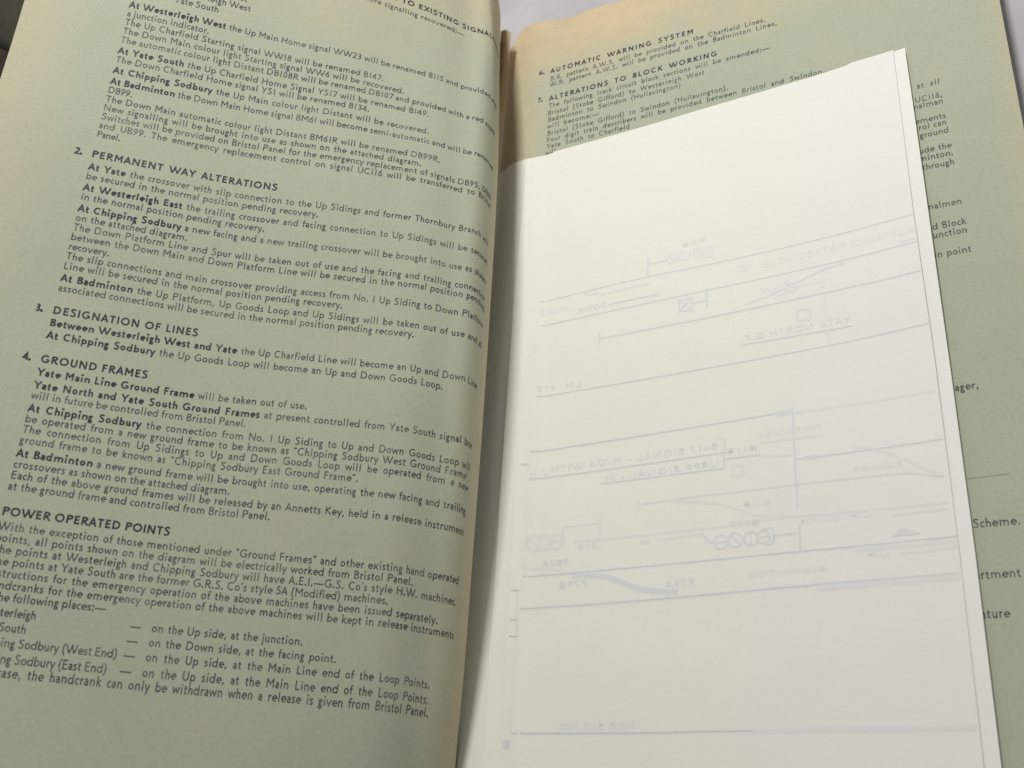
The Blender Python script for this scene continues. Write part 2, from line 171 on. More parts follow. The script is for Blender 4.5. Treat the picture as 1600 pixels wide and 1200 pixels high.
FRONT_LINES=[(2, 0.35, [(3.0, 29.7), (11.8, 30.3), (24.1, 31.1), (37.2, 31.9), (48.5, 32.4), (56.3, 32.6), (62.6, 32.6), (69.7, 32.7), (80.1, 33.0), (96.4, 33.7), (116.2, 34.7), (134.4, 35.7), (146.6, 36.3)]), (2, 0.35, [(2.9, 18.9), (79.6, 22.1), (146.7, 25.2)]), (2, 0.35, [(28.9, 9.0), (38.7, 9.2), (52.4, 9.6), (66.9, 10.0), (79.2, 10.5), (88.6, 10.9), (96.9, 11.4), (104.7, 11.9), (112.8, 12.3), (122.1, 12.7), (132.0, 13.0), (140.7, 13.3), (146.7, 13.5)]), (1, 0.5, [(28.8, 11.2), (28.8, 6.8)]), (2, 0.4, [(2.5, -12.0), (18.5, -11.6), (41.0, -11.1), (63.5, -10.5), (80.7, -10.0), (91.1, -9.6), (98.2, -9.3), (104.2, -9.0), (111.2, -8.6), (120.7, -8.1), (131.1, -7.5), (140.3, -7.0), (146.7, -6.7)]), (2, 0.5, [(1.7, -34.6), (8.5, -34.4), (18.1, -34.1), (29.1, -33.8), (40.6, -33.4), (53.7, -32.9), (68.4, -32.4), (81.7, -31.9), (90.9, -31.5), (94.9, -31.3), (95.5, -31.3), (94.7, -31.3), (94.2, -31.3)]), (1, 1.6, [(94.2, -31.4), (99.5, -31.4)]), (0, 0.5, [(100.4, -31.9), (145.8, -30.9)]), (2, 0.4, [(1.5, -45.5), (8.6, -45.3), (18.5, -45.1), (29.4, -44.8), (39.6, -44.5), (49.6, -44.2), (60.1, -43.9), (69.3, -43.6), (75.7, -43.4), (78.5, -43.3), (78.8, -43.3), (77.9, -43.3), (77.4, -43.3)]), (1, 0.4, [(76.0, -38.2), (75.3, -49.1)]), (0, 0.4, [(73.6, -38.0), (75.8, -38.1)]), (2, 0.4, [(29.8, -50.0), (75.3, -49.1)]), (2, 0.4, [(76.4, -45.8), (88.4, -45.6)]), (0, 0.4, [(88.4, -46.3), (97.8, -47.0)]), (1, 0.6, [(100.0, -29.7), (99.4, -65.5)]), (2, 0.4, [(99.8, -48.8), (146.6, -47.8)]), (1, 1.3, [(102.4, -48.6), (107.0, -48.7)]), (0, 0.5, [(119.2, -46.6), (120.5, -46.9), (122.3, -47.3), (124.3, -47.8), (126.2, -48.5), (127.9, -49.2), (129.6, -50.1), (131.3, -51.0), (133.1, -52.1), (134.9, -53.2), (136.7, -54.5), (138.5, -55.8), (140.2, -56.9), (141.7, -57.8), (143.3, -58.6), (144.6, -59.3), (145.5, -59.8)]), (1, 0.4, [(78.6, -58.1), (82.3, -58.0), (87.4, -57.9), (93.5, -57.7), (99.9, -57.6), (107.3, -57.5), (115.6, -57.4), (123.3, -57.4), (129.2, -57.4), (132.5, -57.5), (134.2, -57.6), (135.3, -57.8), (136.8, -58.0), (139.1, -58.5), (141.6, -59.2), (143.9, -59.8), (145.5, -60.2)]), (1, 0.4, [(45.5, -59.3), (62.9, -58.4), (78.6, -58.1)]), (0, 0.5, [(44.2, -57.3), (44.2, -60.8)]), (0, 0.5, [(58.3, -59.5), (60.8, -59.8), (64.3, -60.2), (68.0, -60.7), (71.3, -61.2), (73.9, -61.9), (76.3, -62.8), (78.5, -63.7), (80.5, -64.4), (82.1, -65.2), (83.3, -65.9), (84.5, -66.5), (86.1, -67.0), (88.4, -67.3), (91.2, -67.6), (93.8, -67.7), (95.6, -67.8)]), (0, 0.5, [(19.7, -70.9), (23.0, -70.9), (27.7, -70.8), (33.0, -70.8), (38.1, -70.7), (43.1, -70.6), (48.2, -70.4), (53.2, -70.3), (58.1, -70.1), (62.9, -70.1), (67.6, -70.0), (72.0, -70.0), (75.9, -69.8), (78.7, -69.6), (80.7, -69.2), (83.0, -68.8), (87.0, -68.6), (92.9, -68.5), (100.2, -68.5), (108.0, -68.6), (115.6, -68.6), (123.8, -68.6), (132.5, -68.6), (140.3, -68.7), (145.6, -68.7)]), (0, 0.5, [(129.1, -70.9), (145.4, -70.6)]), (2, 0.5, [(0.6, -82.5), (7.7, -82.4), (17.8, -82.3), (28.7, -82.1), (38.6, -81.9), (47.2, -81.7), (55.5, -81.5), (63.4, -81.3), (71.1, -81.1), (78.5, -80.9), (85.6, -80.7), (92.5, -80.6), (99.2, -80.4), (105.7, -80.3), (112.1, -80.2), (118.3, -80.1), (124.4, -80.0), (130.7, -79.9), (137.3, -79.8), (142.9, -79.7), (146.9, -79.6)]), (0, 0.6, [(129.9, -83.5), (146.6, -83.0)]), (0, 1.6, [(116.5, -80.9), (146.4, -80.8)]), (2, 0.5, [(0.1, -94.0), (7.5, -93.9), (17.9, -93.9), (29.3, -93.8), (39.7, -93.6), (48.8, -93.4), (57.7, -93.1), (66.4, -92.8), (75.0, -92.5), (83.2, -92.2), (91.1, -91.9), (99.2, -91.7), (107.8, -91.4), (118.1, -91.3), (129.3, -91.2), (139.4, -91.1), (146.2, -91.1)]), (0, 1.6, [(103.8, -92.4), (146.1, -91.9)]), (2, 0.55, [(-1.4, -136.5), (7.4, -136.5), (19.7, -136.5), (32.7, -136.5), (43.9, -136.4), (52.5, -136.4), (60.0, -136.2), (67.3, -136.1), (75.2, -136.0), (84.1, -135.9), (93.5, -135.7), (102.8, -135.6), (111.8, -135.4), (121.3, -135.3), (131.1, -135.2), (139.6, -135.1), (145.4, -135.1)]), (0, 1.3, [(81.2, -136.1), (111.8, -135.7), (145.4, -135.4)]), (1, 1.7, [(19.7, -83.5), (21.6, -83.5), (24.2, -83.5), (27.1, -83.6), (29.6, -83.9), (31.7, -84.3), (33.6, -84.9), (35.4, -85.6), (37.2, -86.3), (39.2, -87.1), (41.2, -88.1), (43.2, -88.9), (45.1, -89.6), (46.8, -90.1), (48.5, -90.3), (50.2, -90.5), (51.8, -90.7), (53.5, -90.9), (55.4, -91.1), (57.0, -91.2), (58.1, -91.3)]), (1, 0.5, [(90.9, -74.4), (98.9, -74.2)]), (1, 0.6, [(99.6, -71.8), (99.4, -80.2)]), (1, 0.6, [(66.5, -71.3), (69.2, -74.6), (70.7, -75.4)]), (0, 0.4, [(51.2, -72.7), (66.4, -71.9)]), (0, 1.2, [(44.9, -72.9), (48.4, -73.0)]), (1, 0.5, [(86.8, -72.1), (87.6, -72.0), (88.8, -71.8), (90.0, -71.7), (90.8, -72.0), (91.1, -73.0), (91.1, -74.4), (90.9, -75.8), (90.5, -76.8), (89.9, -77.1), (89.0, -77.2), (88.2, -77.0), (87.6, -77.0)]), (1, 0.7, [(48.8, 40.4), (48.5, 33.4)]), (1, 0.4, [(49.0, 37.9), (56.8, 38.1)]), (1, 0.5, [(60.7, 19.6), (65.9, 19.7), (65.8, 14.6), (60.9, 14.8), (60.7, 19.6)]), (1, 0.4, [(61.4, 15.4), (65.2, 19.1)]), (1, 0.4, [(61.5, 19.0), (65.1, 15.3)]), (1, 0.5, [(66.1, 17.4), (71.5, 17.6)]), (1, 0.6, [(71.4, 22.2), (71.6, 14.3)]), (1, 1.2, [(71.4, 20.8), (71.5, 18.9)]), (2, 0.4, [(32.8, 23.3), (49.9, 23.8)]), (1, 1.1, [(49.4, 23.8), (53.0, 23.9)]), (0, 0.4, [(29.3, 28.4), (49.2, 29.3)]), (1, 0.5, [(141.1, 28.5), (143.8, 30.0), (145.9, 30.1)]), (1, 0.5, [(140.9, 26.3), (146.4, 26.6)]), (1, 0.5, [(85.4, 13.0), (87.3, 13.4), (90.0, 14.1), (93.1, 14.8), (95.8, 15.5), (98.2, 16.2), (100.6, 17.0), (102.9, 17.8), (105.2, 18.6), (107.5, 19.5), (109.9, 20.3), (112.2, 21.1), (114.4, 21.8), (116.5, 22.2), (118.6, 22.5), (120.3, 22.7), (121.6, 22.9)]), (0, 0.6, [(113.6, 19.8), (113.6, 14.6)]), (0, 0.6, [(113.6, 11.5), (113.9, -7.3)]), (0, 0.4, [(105.0, 16.8), (113.4, 17.2)]), (1, 0.5, [(104.2, 7.1), (108.4, 6.8), (108.3, 2.7), (104.1, 3.0), (104.2, 7.1)]), (2, 0.4, [(83.3, -3.3), (122.3, -2.3)]), (0, 0.5, [(15.6, -65.4), (15.3, -71.5)]), (0, 0.5, [(15.6, -65.1), (29.2, -64.6)]), (0, 0.8, [(29.7, -62.0), (29.5, -70.5)]), (0, 0.5, [(0.5, -79.3), (15.0, -80.8)]), (0, 0.5, [(88.4, -41.2), (109.9, -41.1)]), (0, 0.5, [(78.3, -48.6), (81.9, -48.6), (81.9, -52.3), (78.4, -52.4), (78.3, -48.6)]), (1, 0.4, [(70.9, -75.2), (75.7, -75.1)]), (1, 0.4, [(76.7, -73.1), (79.9, -76.7)]), (1, 0.4, [(83.6, -72.4), (83.3, -77.2)]), (1, 0.4, [(85.6, -74.6), (89.8, -74.5)]), (0, 0.48, [(57.2, 40.5), (60.0, 36.7)]), (0, 0.48, [(63.5, 41.1), (63.4, 36.5)]), (0, 0.48, [(66.7, 39.1), (70.7, 38.7)]), (0, 0.48, [(92.2, 18.7), (94.9, 14.8)]), (0, 0.48, [(98.5, 18.9), (98.3, 14.2)]), (0, 0.48, [(101.0, 17.2), (104.6, 16.9)]), (0, 0.5599999999999999, [(2.1, -68.2), (6.2, -72.2)]), (0, 0.5599999999999999, [(8.7, -67.7), (8.8, -72.9)]), (0, 0.5599999999999999, [(10.3, -70.2), (15.8, -70.1)])]
FRONT_CIRCLES=[(1, 0.5, (73.3, -75.2), 2.4), (1, 0.5, (78.3, -74.9), 2.4), (1, 0.5, (83.5, -74.8), 2.3), (1, 0.5, (87.7, -74.6), 2.1), (0, 0.6, (58.6, 38.6), 2.1), (0, 0.6, (63.4, 38.8), 2.0), (0, 0.6, (68.7, 38.9), 2.0), (0, 0.6, (93.6, 16.7), 2.0), (0, 0.6, (98.4, 16.6), 2.0), (0, 0.6, (102.8, 17.0), 1.8), (0, 0.7, (4.2, -70.2), 2.8), (0, 0.7, (8.7, -70.3), 2.8), (0, 0.7, (13.0, -70.2), 2.8)]
FRONT_FILLS=[(1, [(127.8, -77.9), (131.4, -75.3), (136.9, -77.8), (134.1, -78.0)]), (0, [(71.3, 41.5), (74.5, 41.3), (74.3, 35.7), (71.1, 36.2)])]
FRONT_TEXT=[(1, 'B417 SIGNAL - M/DA WITH J.I.', (73.9, -41.8), (2.1, -43.9), 2.4, 1), (1, 'UB99 SIGNAL - M', (73.9, -48.1), (31.8, -49.3), 2.2, 1), (1, 'B117', (87.6, -43.7), (77.0, -44.0), 1.9, 1), (1, 'YATE NORTH G.F.', (122.2, -0.6), (83.8, -1.9), 2.3, 1), (0, 'TO', (82.7, 27.3), (88.0, 27.6), 2.4, 0), (0, 'GLOUCESTER', (91.5, 27.1), (122.5, 29.0), 2.4, 0), (0, '(CHARFIELD)', (124.3, 28.6), (146.3, 29.7), 2.4, 0), (1, 'DOWN', (32.0, 22.4), (19.7, 21.8), 2.2, 1), (0, 'GOODS', (15.5, 23.8), (3.9, 23.6), 2.3, 1), (0, 'UP', (28.2, 28.8), (22.3, 28.5), 2.0, 1), (1, 'LM. 375', (21.9, -10.0), (3.7, -10.0), 2.2, 1), (1, '980A', (18.4, -79.0), (8.0, -79.2), 2.1, 1), (1, '979B', (25.6, -87.0), (15.0, -87.5), 2.2, 1), (1, '979A', (64.3, -89.2), (53.7, -89.6), 2.2, 1), (1, 'B117', (86.9, -70.1), (76.8, -70.1), 1.7, 1), (0, 'B98', (29.5, -73.8), (21.5, -73.9), 2.1, 1), (0, '991R', (102.4, 17.6), (92.4, 16.7), 2.4, 1), (0, 'YATE SOUTH G.F.', (109.6, -38.7), (87.6, -39.4), 1.8, 1), (0, 'SIDINGS', (133.6, -54.9), (118.4, -55.2), 1.7, 1), (0, 'B118', (91.1, -63.4), (81.6, -63.4), 1.7, 1), (0, 'GOODS', (112.6, -70.9), (100.0, -71.3), 1.6, 1), (0, 'UP', (122.7, -70.7), (116.4, -71.2), 1.7, 1), (0, 'BADMINTON', (107.5, -87.3), (82.0, -87.7), 1.6, 1), (0, 'UP', (126.9, -84.0), (120.5, -84.3), 1.7, 1), (0, 'FOR SEE NO', (42.8, -134.9), (16.0, -135.3), 1.8, 1), (0, 'B98', (72.6, 43.5), (62.5, 42.6), 1.7, 1)]
MIDDLE_LINES=[(1, 0.6, [(-3.8, -86.9), (-0.2, -87.0)]), (1, 0.6, [(-4.0, -97.4), (-0.5, -97.5)]), (1, 0.6, [(-4.0, -103.3), (-0.5, -103.4)]), (1, 0.6, [(-2.6, -38.9), (1.4, -38.8)]), (0, 0.8, [(-1.7, -87.9), (-1.2, -109.4)]), (1, 2.6, [(-4.6, -140.0), (-2.2, -140.0)])]
PANEL_FRONT=[(6.8, 102.9), (45.3, 104.4), (93.4, 107.0), (131.6, 110.1), (146.9, 110.4), (146.6, 38.6), (147.2, -19.1), (146.9, -83.8), (145.9, -146.3), (-1.4, -136.5), (-0.7, -114.1), (0.7, -72.8), (2.4, -5.1), (3.1, 30.2), (4.7, 82.2)]
PANEL_MID=[(-1.9, 102.6), (-3.0, 49.2), (-3.7, -1.7), (-4.2, -72.2), (-4.9, -120.6), (-4.9, -140.4)]
PANEL_BACK=[(-5.5, 102.6), (151.1, 110.5), (151.4, 46.0), (151.5, -19.3), (151.3, -83.9), (150.1, -146.1), (-11.9, -144.7), (-11.5, -104.6), (-10.5, -71.6), (-9.2, 7.0), (-8.8, 35.5), (-7.3, 66.0)]
GUARD=[(-19.2, 103.6), (-13.6, 103.9), (-6.1, 102.4)]

# ---------------------------------------------------------------- lettering
# A humanist sans drawn as pen strokes.  Unit = cap height.  Each glyph:
# (advance, [polyline, ...]); h = half the pen width.
def arc(cx, cy, rx, ry, a0, a1, n=None):
    n = n or max(3, int(abs(a1 - a0) / 30))
    return [(cx + rx * math.cos(math.radians(a0 + (a1 - a0) * i / n)),
             cy + ry * math.sin(math.radians(a0 + (a1 - a0) * i / n))) for i in range(n + 1)]
XH = 0.66
def glyphs(h, k=1.0):
    G = {}
    r = XH / 2; R = r - h + .008; Rx = .335 - h
    lb = .085 + h                       # left stem centre
    def st(x, y0, y1): return [(x, y0), (x, y1)]
    G[' '] = (.36, [])
    G['a'] = (.60, [arc(.275, .47, .19, .19 - h + .008, 160, 0, 5)[:-1] + [(.465, .42), (.465, 0)],
                    [(.465, .385), (.30, .37)] + arc(.265, .205, .175 - h * .3, .205 - h, 100, 270, 5) + [(.38, .05), (.465, .13)]])
    G['b'] = (.76, [st(lb, 0, 1.03), arc(lb + Rx, r, Rx, R, 180, -180, 14)])
    G['d'] = (.76, [st(.76 - lb, 0, 1.03), arc(.76 - lb - Rx, r, Rx, R, 0, 360, 14)])
    G['p'] = (.76, [st(lb, -.33, XH), arc(lb + Rx, r, Rx, R, 180, -180, 14)])
    G['q'] = (.76, [st(.76 - lb, -.33, XH), arc(.76 - lb - Rx, r, Rx, R, 0, 360, 14)])
    G['c'] = (.60, [arc(.045 + h + Rx, r, Rx, R, 48, 312, 10)])
    G['e'] = (.68, [[(.05 + h, r + .01), (.05 + h + 2 * Rx - .01, r + .01)] + arc(.045 + h + Rx, r, Rx, R, 5, 312, 12)])
    G['o'] = (.75, [arc(.375, r, .33 - h, R, 0, 360, 14)])
    G['f'] = (.40, [[(.19, 0), (.19, .80)] + arc(.37, .80, .18, .23 - h, 180, 65, 4), [(.02, XH - h), (.42, XH - h)]])
    G['g'] = (.60, [arc(.27, .45, .21 - h * .6, .21 - h + .005, 0, 360, 12),
                    [(.20, .25), (.13, .16), (.20, .08), (.38, .06)] + arc(.29, -.13, .24 - h * .5, .19 - h * .6, 70, -270, 10),
                    [(.40, .55), (.55, XH - h)]])
    G['h'] = (.70, [st(lb, 0, 1.03), [(lb, .42)] + arc(lb + .21, .42, .21, .24 - h, 170, 0, 5) + [(lb + .42 - h * .3, 0)]])
    G['n'] = (.70, [st(lb, 0, XH), [(lb, .42)] + arc(lb + .21, .42, .21, .24 - h, 170, 0, 5) + [(lb + .42 - h * .3, 0)]])
    G['m'] = (1.06, [st(lb, 0, XH), [(lb, .43)] + arc(lb + .19, .43, .19, .23 - h, 170, 0, 5) + [(lb + .38, 0)],
                     [(lb + .38, .43)] + arc(lb + .57, .43, .19, .23 - h, 170, 0, 5) + [(lb + .76, 0)]])
    G['u'] = (.70, [st(.70 - lb, 0, XH), [(lb, XH)] + arc(lb + .21, .24, .21, .24 - h, 180, 350, 5) + [(.70 - lb, .24)]])
    G['r'] = (.44, [st(lb, 0, XH), [(lb, .38), (lb + .08, .53), (lb + .17, .60), (.44, .60)]])
    G['i'] = (.30, [st(.15, 0, XH), st(.15, .86 - h * .4, .86 + h * 2)])
    G['l'] = (.30, [st(.15, 0, 1.03)])
    G['j'] = (.30, [[(.15, XH), (.15, -.2), (.10, -.28), (.0, -.31)], st(.15, .86 - h * .4, .86 + h * 2)])
    G['k'] = (.64, [st(lb, 0, 1.03), [(.56, XH), (lb, .30)], [(lb + .12, .36), (.60, 0)]])
    G['s'] = (.50, [[(.43, .565), (.33, .60), (.23, .60), (.13, .55), (.12, .46), (.18, .39), (.32, .31), (.395, .22), (.36, .10), (.25, .055), (.15, .06), (.06, .10)]])
    G['t'] = (.42, [[(.18, .84), (.18, .17), (.22, .08), (.30, .055), (.39, .08)], [(.04, XH - h), (.38, XH - h)]])
    G['v'] = (.62, [[(.05, XH), (.31, .02), (.57, XH)]])
    G['w'] = (.98, [[(.05, XH), (.26, .03), (.49, .60), (.72, .03), (.93, XH)]])
    G['x'] = (.62, [[(.06, XH), (.56, 0)], [(.55, XH), (.05, 0)]])
    G['y'] = (.62, [[(.05, XH), (.32, .04)], [(.57, XH), (.20, -.33)]])
    G['z'] = (.56, [[(.07, XH - h), (.48, XH - h), (.07, h), (.50, h)]])
    c = 1.0
    G['A'] = (.90, [[(.06, 0), (.45, .97), (.84, 0)], [(.20, .33), (.70, .33)]])
    G['B'] = (.76, [st(lb, 0, c), [(lb, c - h), (.40, c - h)] + arc(.42, .755, .19, .245 - h, 80, -80, 5) + [(lb, .52)],
                    [(lb, .52), (.42, .52)] + arc(.44, .27, .23, .27 - h, 80, -80, 5) + [(lb, h)]])
    G['C'] = (.96, [arc(.545, .5, .495 - h, .51 - h, 48, 312, 12)])
    G['D'] = (.98, [st(lb, 0, c), [(lb, c - h), (.38, c - h)] + arc(.40, .5, .50 - h, .5 - h, 85, -85, 9) + [(lb, h)]])
    G['E'] = (.70, [st(lb, 0, c), [(lb, c - h), (.62, c - h)], [(lb, .52), (.58, .52)], [(lb, h), (.64, h)]])
    G['F'] = (.66, [st(lb, 0, c), [(lb, c - h), (.60, c - h)], [(lb, .52), (.55, .52)]])
    G['G'] = (1.0, [arc(.545, .5, .495 - h, .51 - h, 50, 325, 12) + [(.93 - h, .42)], [(.58, .44), (.95 - h, .44)]])
    G['H'] = (.94, [st(lb, 0, c), st(.94 - lb, 0, c), [(lb, .52), (.94 - lb, .52)]])
    G['I'] = (.34, [st(.17, 0, c)])
    G['J'] = (.40, [[(.22, c), (.22, .02), (.15, -.12), (.02, -.2)]])
    G['K'] = (.82, [st(lb, 0, c), [(.74, c), (lb, .50)], [(lb + .1, .56), (.80, 0)]])
    G['L'] = (.64, [st(lb, 0, c), [(lb, h), (.60, h)]])
    G['M'] = (1.06, [st(lb, 0, c), st(1.06 - lb, 0, c), [(lb, .98), (.53, .38), (1.06 - lb, .98)]])
    G['N'] = (.98, [st(lb, 0, c), st(.98 - lb, 0, c), [(lb, .98), (.98 - lb, .02)]])
    G['O'] = (1.08, [arc(.54, .5, .50 - h, .51 - h, 0, 360, 16)])
    G['P'] = (.72, [st(lb, 0, c), [(lb, c - h), (.38, c - h)] + arc(.40, .73, .25, .27 - h, 85, -85, 6) + [(lb, .46)]])
    G['R'] = (.80, [st(lb, 0, c), [(lb, c - h), (.38, c - h)] + arc(.40, .73, .24, .27 - h, 85, -85, 6) + [(lb, .46)], [(.36, .46), (.76, 0)]])
    G['S'] = (.64, [[(.55, .87), (.43, .94), (.29, .945), (.16, .88), (.13, .76), (.19, .64), (.36, .53), (.50, .40), (.52, .26), (.44, .11), (.30, .055), (.18, .07), (.07, .14)]])
    G['T'] = (.78, [st(.39, 0, c), [(.04, c - h), (.74, c - h)]])
    G['U'] = (.92, [[(lb, c), (lb, .36)] + arc(.46, .36, .46 - lb, .37 - h, 190, 350, 8) + [(.92 - lb, .36), (.92 - lb, c)]])
    G['W'] = (1.36, [[(.05, c), (.40, .03)], [(.40, .03), (.74, c)], [(.62, c), (.98, .03)], [(.98, .03), (1.31, c)]])
    G['Y'] = (.80, [[(.05, c), (.40, .46), (.75, c)], [(.40, .46), (.40, 0)]])
    G['0'] = (.66, [arc(.33, .5, .27 - h, .51 - h, 0, 360, 14)])
    G['1'] = (.46, [st(.23, 0, c)])
    G['2'] = (.66, [[(.09, .83)] + arc(.31, .72, .23, .28 - h, 150, -20, 6) + [(.42, .46), (.10, h), (.60, h)]])
    G['3'] = (.64, [arc(.28, .75, .21, .25 - h, 130, -80, 6) + [(.26, .52)], [(.26, .52)] + arc(.28, .27, .25, .27 - h, 85, -140, 7)])
    G['4'] = (.68, [[(.48, 0), (.48, .97), (.05, .30), (.64, .30)]])
    G['5'] = (.62, [[(.54, c - h), (.20, c - h), (.17, .56)] + arc(.27, .32, .27, .32 - h, 105, -140, 7)])
    G['6'] = (.66, [[(.52, c), (.24, .62), (.10, .40)], arc(.33, .31, .26 - h * .6, .32 - h, 0, 360, 12)])
    G['7'] = (.62, [[(.05, c - h), (.57, c - h), (.22, 0)]])
    G['8'] = (.66, [arc(.33, .75, .19, .25 - h, 0, 360, 10), arc(.33, .27, .25 - h * .4, .28 - h, 0, 360, 12)])
    G['9'] = (.66, [[(.14, 0), (.42, .38), (.56, .60)], arc(.33, .69, .26 - h * .6, .32 - h, 0, 360, 12)])
    d = h * 1.5
    G['.'] = (.32, [st(.16, -.01, 2 * d)]); G[','] = (.32, [[(.17, 2 * d), (.17, 0), (.11, -.15)]])
    G[':'] = (.32, [st(.16, -.01, 2 * d), st(.16, .48, .48 + 2 * d)])
    G['('] = (.42, [[(.36, 1.06), (.20, .82), (.13, .42), (.20, .02), (.36, -.25)]])
    G[')'] = (.42, [[(.06, 1.06), (.22, .82), (.29, .42), (.22, .02), (.06, -.25)]])
    G['-'] = (.42, [[(.06, .33), (.36, .33)]]); G['—'] = (1.30, [[(.0, .33), (.65, .33), (1.30, .33)]])
    G["'"] = (.26, [[(.14, 1.0), (.14, .92), (.09, .76)]])
    G['“'] = (.46, [[(.16, .76), (.10, .90), (.12, 1.0)], [(.34, .76), (.28, .90), (.30, 1.0)]])
    G['”'] = (.46, [[(.12, 1.0), (.14, .90), (.08, .76)], [(.30, 1.0), (.32, .90), (.26, .76)]])
    G['/'] = (.5, [[(.08, -.1), (.44, 1.05)]])
    G['V'] = (.84, [[(.05, c), (.42, .02), (.79, c)]]); G['X'] = (.84, [[(.06, c), (.78, 0)], [(.76, c), (.06, 0)]])
    # fitted widths: (horizontal scale, extra side bearing)
    fit = dict(a=(.88, 0), b=(.89, 0), c=(.82, 0), d=(.96, 0), e=(.95, 0), f=(.92, 0), g=(.87, 0), h=(.89, 0), k=(.93, 0),
               o=(.90, 0), p=(.89, 0), q=(.89, 0), u=(.92, 0), w=(.88, 0), y=(.93, 0), s=(.96, 0), i=(1, .05), l=(1, .06),
               t=(1, .03), m=(1.06, 0), v=(1.06, 0), x=(1.05, 0), S=(1.08, .02), P=(1.06, 0), A=(.88, 0), C=(.93, 0),
               U=(.93, 0), B=(.94, 0), T=(.92, 0))
    for c, (sx, sb) in fit.items():
        adv, st_ = G[c]
        G[c] = (adv * sx + sb, [[(x * sx + sb / 2, y) for x, y in s_] for s_ in st_])
    return G

# ================================================================ helpers
random.seed(4)
def link(o, parent=None, **props):
    COL.objects.link(o)
    if parent is not None:
        o.parent = parent
    for k, v in props.items():
        o[k] = v
    return o
def empty(name, loc=(0, 0, 0), **props):
    o = bpy.data.objects.new(name, None)
    o.empty_display_size = 0.02
    link(o, **props)
    o.location = loc
    return o
def mesh_obj(name, verts, faces, mat, parent=None, smooth=True, uvs=None, **props):
    me = bpy.data.meshes.new(name)
    me.from_pydata([tuple(map(float, v)) for v in verts], [], faces)
    me.materials.append(mat)
    if smooth:
        me.polygons.foreach_set("use_smooth", [True] * len(me.polygons))
    if uvs is not None:
        lay = me.uv_layers.new(name="paper")
        idx = np.empty(len(me.loops), dtype=np.int32)
        me.loops.foreach_get("vertex_index", idx)
        lay.data.foreach_set("uv", np.asarray(uvs, float)[idx].ravel())
    me.update()
    return link(bpy.data.objects.new(name, me), parent, **props)

# ---------------------------------------------------------------- materials
def new_mat(name):
    m = bpy.data.materials.new(name)
    m.use_nodes = True
    nt = m.node_tree
    return m, nt, nt.nodes["Principled BSDF"]
def node(nt, typ, **kw):
    n = nt.nodes.new(typ)
    for k, v in kw.items():
        if k.startswith('in_'):
            n.inputs[k[3:].replace('_', ' ')].default_value = v
        else:
            setattr(n, k, v)
    return n
def ramp(nt, fac, stops):
    r = nt.nodes.new('ShaderNodeValToRGB')
    el = r.color_ramp.elements
    el[0].position, el[0].color = stops[0][0], stops[0][1]
    el[1].position, el[1].color = stops[-1][0], stops[-1][1]
    for p, c in stops[1:-1]:
        e = el.new(p); e.color = c
    nt.links.new(fac, r.inputs['Fac'])
    return r.outputs['Color']
def mix(nt, fac, a, b, blend='MIX'):
    m = nt.nodes.new('ShaderNodeMix')
    m.data_type = 'RGBA'; m.blend_type = blend
    for s, v in ((0, fac), (6, a), (7, b)):
        if isinstance(v, (int, float, tuple)):
            m.inputs[s].default_value = v
        else:
            nt.links.new(v, m.inputs[s])
    return m.outputs[2]
def math_node(nt, op, a, b=None, c=None, clamp=False):
    m = nt.nodes.new('ShaderNodeMath'); m.operation = op; m.use_clamp = clamp
    for i, v in enumerate((a, b, c)):
        if v is None: continue
        if isinstance(v, (int, float)): m.inputs[i].default_value = v
        else: nt.links.new(v, m.inputs[i])
    return m.outputs[0]
def smooth_range(nt, v, lo, hi):
    n = nt.nodes.new('ShaderNodeMapRange'); n.interpolation_type = 'SMOOTHSTEP'
    nt.links.new(v, n.inputs['Value'])
    n.inputs['From Min'].default_value = lo; n.inputs['From Max'].default_value = hi
    return n.outputs['Result']
def noise(nt, vec, scale, detail=3, rough=.55):
    n = nt.nodes.new('ShaderNodeTexNoise')
    n.inputs['Scale'].default_value = scale; n.inputs['Detail'].default_value = detail
    n.inputs['Roughness'].default_value = rough
    nt.links.new(vec, n.inputs['Vector'])
    return n.outputs['Fac']

